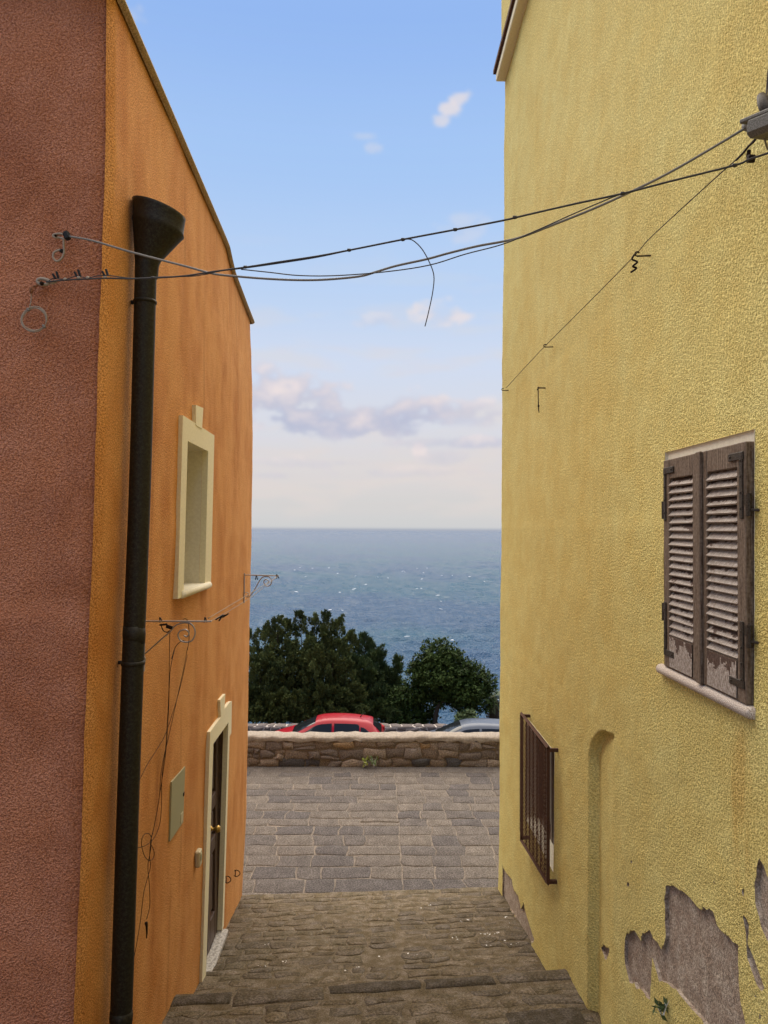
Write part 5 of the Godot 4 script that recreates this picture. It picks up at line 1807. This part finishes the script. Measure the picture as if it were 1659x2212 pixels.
func build_plants():
	rng.seed = 51
	var dark := [Color(0.026, 0.040, 0.013), Color(0.135, 0.155, 0.050)]
	conifer("dense dark evergreen tree rising beside the orange house corner", Vector3(at_z(585, 1560, -32.4).x, -3.55, -32.4),
		[[536, 1362, -32.6, 0.62], [573, 1350, -32.4, 0.6], [601, 1334, -32.5, 0.58], [618, 1340, -32.9, 0.5], [560, 1420, -31.6, 0.55], [595, 1435, -31.5, 0.6], [628, 1415, -31.7, 0.55], [545, 1490, -31.2, 0.5], [580, 1505, -31.1, 0.5], [612, 1495, -31.1, 0.55], [505, 1400, -32.2, 0.7], [560, 1530, -31.0, 0.5], [600, 1535, -30.9, 0.5], [640, 1535, -31.0, 0.5], [585, 1400, -32.0, 0.6], [625, 1385, -32.2, 0.55], [645, 1500, -31.3, 0.45], [520, 1505, -31.3, 0.6]], dark, 1.0, 56)
	conifer("tallest dark evergreen tree, behind the red car's bonnet and windscreen", Vector3(at_z(690, 1560, -32.7).x, -3.55, -32.7),
		[[649, 1322, -32.8, 0.6], [684, 1331, -32.9, 0.6], [709, 1324, -32.7, 0.6], [735, 1336, -32.9, 0.55], [758, 1364, -33.0, 0.5], [684, 1395, -31.7, 0.55], [720, 1415, -31.8, 0.6], [655, 1430, -31.9, 0.5], [750, 1430, -32.0, 0.55], [690, 1480, -31.3, 0.6], [735, 1490, -31.4, 0.6], [770, 1480, -31.8, 0.5], [660, 1500, -31.3, 0.5], [690, 1535, -30.9, 0.5], [735, 1535, -31.0, 0.5], [770, 1530, -31.2, 0.5], [700, 1375, -32.3, 0.6], [670, 1380, -32.3, 0.55], [730, 1385, -32.4, 0.55]], dark, 1.0, 56)
	conifer("feathery lighter green evergreen leaning out over the sea behind the red car's roof", Vector3(at_z(795, 1560, -33.2).x, -3.6, -33.2),
		[[788, 1370, -33.2, 0.42], [802, 1384, -33.4, 0.4], [818, 1402, -33.2, 0.4], [826, 1434, -33.1, 0.4], [858, 1424, -33.4, 0.26], [850, 1462, -33.2, 0.32], [775, 1420, -32.4, 0.5], [800, 1450, -32.3, 0.5], [830, 1490, -32.3, 0.5], [775, 1500, -32.0, 0.55], [815, 1520, -31.9, 0.5], [840, 1535, -31.6, 0.45], [800, 1410, -32.9, 0.5]], [Color(0.030, 0.052, 0.022), Color(0.085, 0.115, 0.036)], 1.4, 42)
	var green := [Color(0.018, 0.033, 0.010), Color(0.052, 0.078, 0.020)]
	var cl := []
	for c in [[1215, 420, 95, 0.0], [1300, 440, 80, 0.1], [1160, 500, 90, -0.1], [1250, 540, 130, 0.3], [1350, 540, 110, 0.2], [1430, 570, 105, 0.0], [1500, 600, 75, -0.2], [1110, 530, 70, 0.0], [1390, 650, 105, 0.4], [1300, 640, 110, 0.0], [1460, 690, 85, 0.0], [1180, 620, 110, -0.2], [1080, 650, 90, -0.3], [1400, 745, 70, -0.2]]:
		cl.append([504.3 + c[0] * 0.36, 1260.8 + c[1] * 0.36, -31.8 + c[3], c[2] * 0.36 / F * 31.8])
	var tr := pixels([1200, 880, 1207, 850, 1215, 790, 1228, 740, 1250, 710, 1285, 688], func(x, y): return at_z(504.3 + x * 0.36, 1260.8 + y * 0.36, -31.6))
	broadleaf("broadleaf_tree", "round crowned dark green tree with a curved bare trunk behind the wall", [tr[0] - Vector3(0.02, 0.7, 0)] + tr, [0.11, 0.075], cl, green, 75.0)
	cl = []
	for c in [[1010, 700, 90, 0.0], [980, 790, 85, 0.2], [1060, 790, 95, 0.0], [1130, 740, 95, -0.3], [930, 830, 60, 0.2], [1150, 820, 70, 0.0]]:
		cl.append([504.3 + c[0] * 0.36, 1260.8 + c[1] * 0.36, -32.2 + c[3], c[2] * 0.36 / F * 32.0])
	var sb := at_z(504.3 + 1040 * 0.36, 1575, -32.2)
	broadleaf("evergreen_shrub", "low blackish green shrub filling the gap between the trees", [Vector3(sb.x, -4.0, -32.2), Vector3(sb.x, -3.4, -32.2), Vector3(sb.x, -3.0, -32.2)], [0.09, 0.06], cl, green, 62.0)
	cl = []
	for c in [[1385, 800, 40, 0.0], [1420, 790, 35, 0.2], [1355, 810, 30, 0.1]]:
		cl.append([504.3 + c[0] * 0.36, 1260.8 + c[1] * 0.36, -30.6 + c[3], c[2] * 0.36 / F * 30.6])
	sb = at_z(504.3 + 1385 * 0.36, 1575, -30.6)
	broadleaf("pale_shrub", "small pale green bush behind the far wall near the grey car", [Vector3(sb.x, -3.9, -30.6), Vector3(sb.x, -3.4, -30.6), Vector3(sb.x, -3.0, -30.6)], [0.03, 0.02], cl, [Color(0.10, 0.14, 0.06), Color(0.16, 0.20, 0.10)], 90.0)
	# palm beside the yellow corner
	var pc := at_z(1066, 1506, -32.5)
	var t := thing("palm_tree", "small palm with a shaggy brown trunk beside the yellow house corner", "palm", Vector3(pc.x, -3.9, -32.5))
	var mb := MB.new(true)
	mb.tube([Vector3(pc.x + 0.05, -3.9, pc.z), Vector3(pc.x + 0.02, -3.2, pc.z), pc - Vector3(0, 0.25, 0), pc], [0.22, 0.21, 0.24, 0.12], 10)
	obj("trunk", mb.mesh(), M.trunk, t)
	var hairs := LB.new()
	for k in 260:
		var a := rng.randf() * TAU
		var p := Vector3(pc.x + cos(a) * 0.21, rng.randf_range(-3.6, pc.y - 0.05), pc.z + sin(a) * 0.21)
		hairs.blade(p, (Vector3(cos(a), rng.randf_range(-0.9, 0.9), sin(a))).normalized(), 0.14, 0.04, Color(0.075, 0.045, 0.025) * rng.randf_range(0.6, 1.3), rdir())
	obj("bark_fibre", hairs.mesh(), M.leaf, t)
	for k in 17:
		var a := TAU * k / 17.0 + rng.randf_range(-0.15, 0.15)
		var lift := rng.randf_range(0.1, 1.2)
		var L := rng.randf_range(0.95, 1.35)
		var fr := LB.new()
		var o := Vector3(cos(a), 0, sin(a))
		var pts := []
		for s in 9:
			var u := s / 8.0
			pts.append(pc + o * L * u * cos(lift * 0.6) + Vector3(0, L * (lift * 0.75 * u - 0.75 * u * u), 0))
		for s in range(1, 9):
			for sub in 4:
				var p: Vector3 = pts[s - 1].lerp(pts[s], sub / 4.0)
				var along: Vector3 = (pts[s] - pts[s - 1]).normalized()
				var side := along.cross(Vector3.UP).normalized()
				for sg in [-1.0, 1.0]:
					var d: Vector3 = (side * sg + along * 0.75 + Vector3(0, -0.12, 0)).normalized()
					fr.blade(p, d, 0.30 * (1.0 - 0.55 * absf(s / 8.0 - 0.4)), 0.028, Color(0.055, 0.085, 0.040).lerp(Color(0.10, 0.12, 0.06), rng.randf()), Vector3.UP)
			fr.blade(pts[s - 1], (pts[s] - pts[s - 1]).normalized(), pts[s].distance_to(pts[s - 1]) * 1.1, 0.03, Color(0.09, 0.10, 0.045), Vector3.UP)
		obj("frond", fr.mesh(), M.gloss_leaf, t)
	# weeds
	weed("yellow green weed with broad leaves at the foot of the parapet", at_z(790, 1655, -14.88), 0.17, 12, 0.085, Color(0.20, 0.24, 0.045), Color(0.26, 0.27, 0.07), 0)
	weed("bright green bushy weed at the foot of the parapet", at_z(808, 1656, -14.86), 0.20, 46, 0.05, Color(0.09, 0.16, 0.04), Color(0.13, 0.22, 0.06), 1)
	var wp := on_right(1432, 2200, 0.02)
	weed("spindly dark weed growing from the peeling yellow wall", wp, 0.13, 26, 0.05, Color(0.05, 0.075, 0.025), Color(0.08, 0.11, 0.04), 1)
	wp = on_right(1185, 2100, 0.05)
	weed("tuft of moss and grass at the foot of the yellow wall", Vector3(wp.x, floor_y(1.4, -6.6) + 0.01, -6.5), 0.07, 30, 0.05, Color(0.06, 0.075, 0.02), Color(0.10, 0.11, 0.035), 1)
func weed(label: String, at: Vector3, h: float, count: int, leaf: float, c0: Color, c1: Color, kind: int):
	var t := thing("weed", label, "weed", at)
	var stems := MB.new(false)
	var lb := LB.new()
	var n := 5
	for s in n:
		var a := rng.randf() * TAU
		var tip := at + Vector3(cos(a) * h * 0.45, h * rng.randf_range(0.6, 1.0), sin(a) * h * 0.3 + h * 0.1)
		stems.tube([at, at.lerp(tip, 0.5) + Vector3(0, h * 0.1, 0), tip], [0.003, 0.0025, 0.001], 4, false)
		for k in count / n + 1:
			var p := at.lerp(tip, rng.randf_range(0.25, 1.0))
			var d := (rdir() + Vector3(0, 0.4, 0.35)).normalized()
			lb.blade(p, d, leaf * rng.randf_range(0.7, 1.2), leaf * (0.8 if kind == 0 else 0.4), c0.lerp(c1, rng.randf()), rdir())
	obj("stem", stems.mesh(), M.leaf, t)
	obj("foliage", lb.mesh(), M.leaf, t)

# ---------------------------------------------------------------- cars
# stations along the length: x, top height, half width of the top, belt height, half width
var car_line := [[-1.98, 0.55, 0.55, 0.50, 0.62], [-1.93, 0.66, 0.60, 0.60, 0.72], [-1.75, 0.74, 0.62, 0.68, 0.80], [-1.40, 0.85, 0.68, 0.79, 0.85], [-1.02, 0.945, 0.72, 0.90, 0.865], [-0.80, 1.075, 0.68, 0.915, 0.87], [-0.45, 1.26, 0.61, 0.925, 0.875], [-0.17, 1.385, 0.565, 0.93, 0.875], [0.05, 1.435, 0.575, 0.935, 0.875], [0.35, 1.458, 0.58, 0.94, 0.875], [0.75, 1.455, 0.58, 0.95, 0.875], [1.15, 1.43, 0.57, 0.965, 0.87], [1.50, 1.385, 0.555, 0.985, 0.865], [1.70, 1.345, 0.545, 1.0, 0.86], [1.85, 1.20, 0.58, 0.995, 0.85], [2.03, 1.01, 0.63, 0.965, 0.83], [2.10, 0.86, 0.63, 0.83, 0.80], [2.13, 0.60, 0.62, 0.58, 0.78], [2.12, 0.42, 0.60, 0.40, 0.74]]
func car_at(x: float) -> Array:
	for i in range(1, 16):
		if x <= car_line[i][0]:
			var t: float = (x - car_line[i - 1][0]) / (car_line[i][0] - car_line[i - 1][0])
			var out := []
			for k in 5:
				out.append(lerpf(car_line[i - 1][k], car_line[i][k], t))
			return out
	return car_line[15]
func car_section(s: Array) -> Array:
	var lo := 0.24 if s[0] > -1.9 and s[0] < 2.08 else 0.34
	var y0 := minf(lo, s[3] - 0.05)
	return [Vector3(s[0], s[1], 0), Vector3(s[0], s[1] - 0.006, s[2] * 0.45), Vector3(s[0], s[1] - 0.022, s[2] * 0.82), Vector3(s[0], s[1] - 0.06, s[2]), Vector3(s[0], lerpf(s[3], s[1] - 0.06, 0.5), lerpf(s[4] - 0.03, s[2], 0.46)), Vector3(s[0], s[3], s[4] - 0.025),
		Vector3(s[0], s[3] - 0.04, s[4]), Vector3(s[0], lerpf(s[3], y0, 0.55), s[4] + 0.012), Vector3(s[0], y0 + 0.08, s[4] - 0.01), Vector3(s[0], y0, s[4] - 0.09), Vector3(s[0], y0, 0)]
# point on the side between belt (0) and roof edge (1)
func car_side(x: float, u: float, off: float, sg: float) -> Vector3:
	var s := car_at(x)
	var a := Vector3(x, s[3], s[4] - 0.025)
	var b := Vector3(x, lerpf(s[3], s[1] - 0.06, 0.5), lerpf(s[4] - 0.03, s[2], 0.46))
	var c := Vector3(x, s[1] - 0.06, s[2])
	var p := a.lerp(b, u * 2) if u < 0.5 else b.lerp(c, u * 2 - 1)
	return Vector3(p.x, p.y, (p.z + off) * sg)
# point over the top: v from -1 to 1 across
func car_top(x: float, v: float, off: Vector3) -> Vector3:
	var s := car_at(x)
	var a := absf(v)
	var y: float = s[1] - (0.006 * a / 0.45 if a < 0.45 else 0.006 + 0.016 * (a - 0.45) / 0.37 if a < 0.82 else 0.022 + 0.038 * (a - 0.82) / 0.18)
	return Vector3(x, y, s[2] * v) + off
func build_car(label: String, at: Vector3, paint: Material, tall: float, group: String):
	var t := thing("parked_car", label, "car", at, group)
	var g := func(p: Vector3) -> Vector3: return at + Vector3(p.x, p.y * tall, p.z)
	var mb := MB.new(true)
	for i in car_line.size() - 1:
		var a := car_section(car_line[i])
		var b := car_section(car_line[i + 1])
		for k in a.size() - 1:
			for sg in [1.0, -1.0]:
				var f := Vector3(1, 1, sg)
				var mid: Vector3 = (a[k] + a[k + 1] + b[k] + b[k + 1]) / 4
				mb.quad(g.call(a[k] * f), g.call(a[k + 1] * f), g.call(b[k + 1] * f), g.call(b[k] * f), (mid - Vector3(mid.x, 0.62, 0)) * f)
	for e in [0, car_line.size() - 1]:
		var a := car_section(car_line[e])
		for k in range(1, a.size() - 1):
			for sg in [1.0, -1.0]:
				var f := Vector3(1, 1, sg)
				mb.tri(g.call(a[0] * f), g.call(a[k] * f), g.call(a[k + 1] * f), Vector3(-1 if e == 0 else 1, 0, 0))
	obj("body", mb.mesh(), paint, t)
	# windscreen and rear window
	for w in [["windscreen", -0.99, -0.20, 0.93], ["rear_window", 1.735, 2.02, 0.90]]:
		mb = MB.new(true)
		for i in 6:
			for j in 8:
				var q := []
				for e in [[i, j], [i + 1, j], [i + 1, j + 1], [i, j + 1]]:
					var x: float = lerpf(w[1], w[2], e[0] / 6.0)
					q.append(g.call(car_top(x, lerpf(-w[3], w[3], e[1] / 8.0), Vector3(-0.006 if w[1] < 0 else 0.006, 0.008, 0))))
				mb.quad(q[0], q[1], q[2], q[3], Vector3(0, 1, 0))
		obj(w[0], mb.mesh(), M.car_glass, t)
	for sg in [1.0, -1.0]:
		for w in [[-0.62, 0.36, 0.10, 0.88], [0.44, 1.28, 0.10, 0.88], [1.32, 1.60, 0.14, 0.84]]:
			mb = MB.new(true)
			for i in 6:
				for j in 3:
					var q := []
					for e in [[i, j], [i + 1, j], [i + 1, j + 1], [i, j + 1]]:
						var x: float = lerpf(w[0], w[1], e[0] / 6.0)
						var top: float = w[3]
						if w[0] < 0:
							top = lerpf(0.55, w[3], smoothstep(0.0, 0.45, e[0] / 6.0))
						if w[0] > 1.3:
							top = lerpf(w[3], 0.35, e[0] / 6.0)
						q.append(g.call(car_side(x, lerpf(w[2], top, e[1] / 3.0), 0.006, sg)))
					mb.quad(q[0], q[1], q[2], q[3], Vector3(0, 0.3, sg))
			obj("side_window", mb.mesh(), M.car_glass, t)
		mb = MB.new(true)
		mb.tube([g.call(Vector3(-0.62, 0.96, 0.86 * sg)), g.call(Vector3(-0.64, 0.99, 0.93 * sg)), g.call(Vector3(-0.60, 1.0, 1.02 * sg))], [0.02, 0.07, 0.045], 8)
		obj("mirror", mb.mesh(), paint, t)
		mb = MB.new(false)
		mb.box(g.call(Vector3(-1.85, 0.58, 0.60 * sg)), Vector3(0.20, 0.10, 0.22), Basis(Vector3(0, 1, 0), 0.5 * sg), 0.03)
		obj("headlight", mb.mesh(), M.lamp_white, t)
		mb = MB.new(false)
		mb.box(g.call(Vector3(2.06, 0.84, 0.70 * sg)), Vector3(0.12, 0.20, 0.20), Basis(Vector3(0, 1, 0), -0.4 * sg), 0.03)
		obj("tail_light", mb.mesh(), M.lamp_red, t)
		for x in [-1.22, 1.30]:
			mb = MB.new(true)
			var xf := Transform3D(Basis(Vector3(1, 0, 0), PI / 2 * sg), at + Vector3(x, 0.31, 0.78 * sg))
			mb.lathe([Vector2(0.20, 0.10), Vector2(0.29, 0.115), Vector2(0.312, 0.09), Vector2(0.312, -0.09), Vector2(0.29, -0.11), Vector2(0.1, -0.11)], 22, xf)
			var wh := obj("wheel", mb.mesh(), M.tyre, t)
			mb = MB.new(true)
			mb.lathe([Vector2(0.0, 0.085), Vector2(0.05, 0.09), Vector2(0.17, 0.08), Vector2(0.205, 0.105), Vector2(0.21, 0.09)], 20, xf)
			obj("rim", mb.mesh(), M.rim, wh)
	mb = MB.new(true)
	mb.tube([g.call(Vector3(1.30, 1.42, 0)), g.call(Vector3(1.36, 1.50, 0)), g.call(Vector3(1.48, 1.58, 0))], [0.02, 0.01, 0.004], 6)
	obj("aerial", mb.mesh(), M.black, t)

# ---------------------------------------------------------------- build
func _ready():
	var cam := Camera3D.new()
	cam.name = "camera"
	cam.position = EYE
	cam.basis = cam_basis
	cam.fov = rad_to_deg(2.0 * atan(1106.0 / F))
	cam.near = 0.05
	cam.far = 40000.0
	add_child(cam)
	cam.current = true
	var env := Environment.new()
	env.background_mode = Environment.BG_SKY
	env.tonemap_mode = Environment.TONE_MAPPER_LINEAR
	env.tonemap_exposure = 4.6
	env.background_energy_multiplier = 0.222
	env.sdfgi_enabled = true
	env.ssao_enabled = true
	env.ssil_enabled = true
	var pano := PanoramaSkyMaterial.new()
	pano.panorama = sky_texture()
	var sky := Sky.new()
	sky.sky_material = pano
	env.sky = sky
	var we := WorldEnvironment.new()
	we.name = "environment"
	we.environment = env
	add_child(we)
	var sun := DirectionalLight3D.new()
	sun.name = "sun"
	sun.light_color = Color(1.0, 0.935, 0.83)
	sun.light_energy = 0.5
	sun.light_angular_distance = 92.0
	sun.shadow_enabled = true
	sun.look_at_from_position(Vector3(-0.06, 1.0, -0.42) * 10.0, Vector3.ZERO, Vector3.FORWARD)
	add_child(sun)

	wob.seed = 3
	wob.frequency = 0.01
	wob.fractal_octaves = 3
	make_materials()
	build_sea()
	build_ground()
	build_road()
	build_alley()
	build_orange_house()
	build_yellow_house()
	build_parapet()
	build_far_wall()
	build_plants()
	build_car("red hatchback parked behind the stone parapet, facing the orange house side", Vector3(-1.84, -3.2, -26.5), M.paint_red, 0.955, "cars parked on the lower road")
	build_car("silver blue car parked behind the stone parapet beside the yellow house corner", Vector3(3.03, -3.2, -26.0), M.paint_blue, 0.93, "cars parked on the lower road")
	build_downpipe()
	build_cables()
	build_clothes_line()
	build_wall_fittings()
	build_litter()
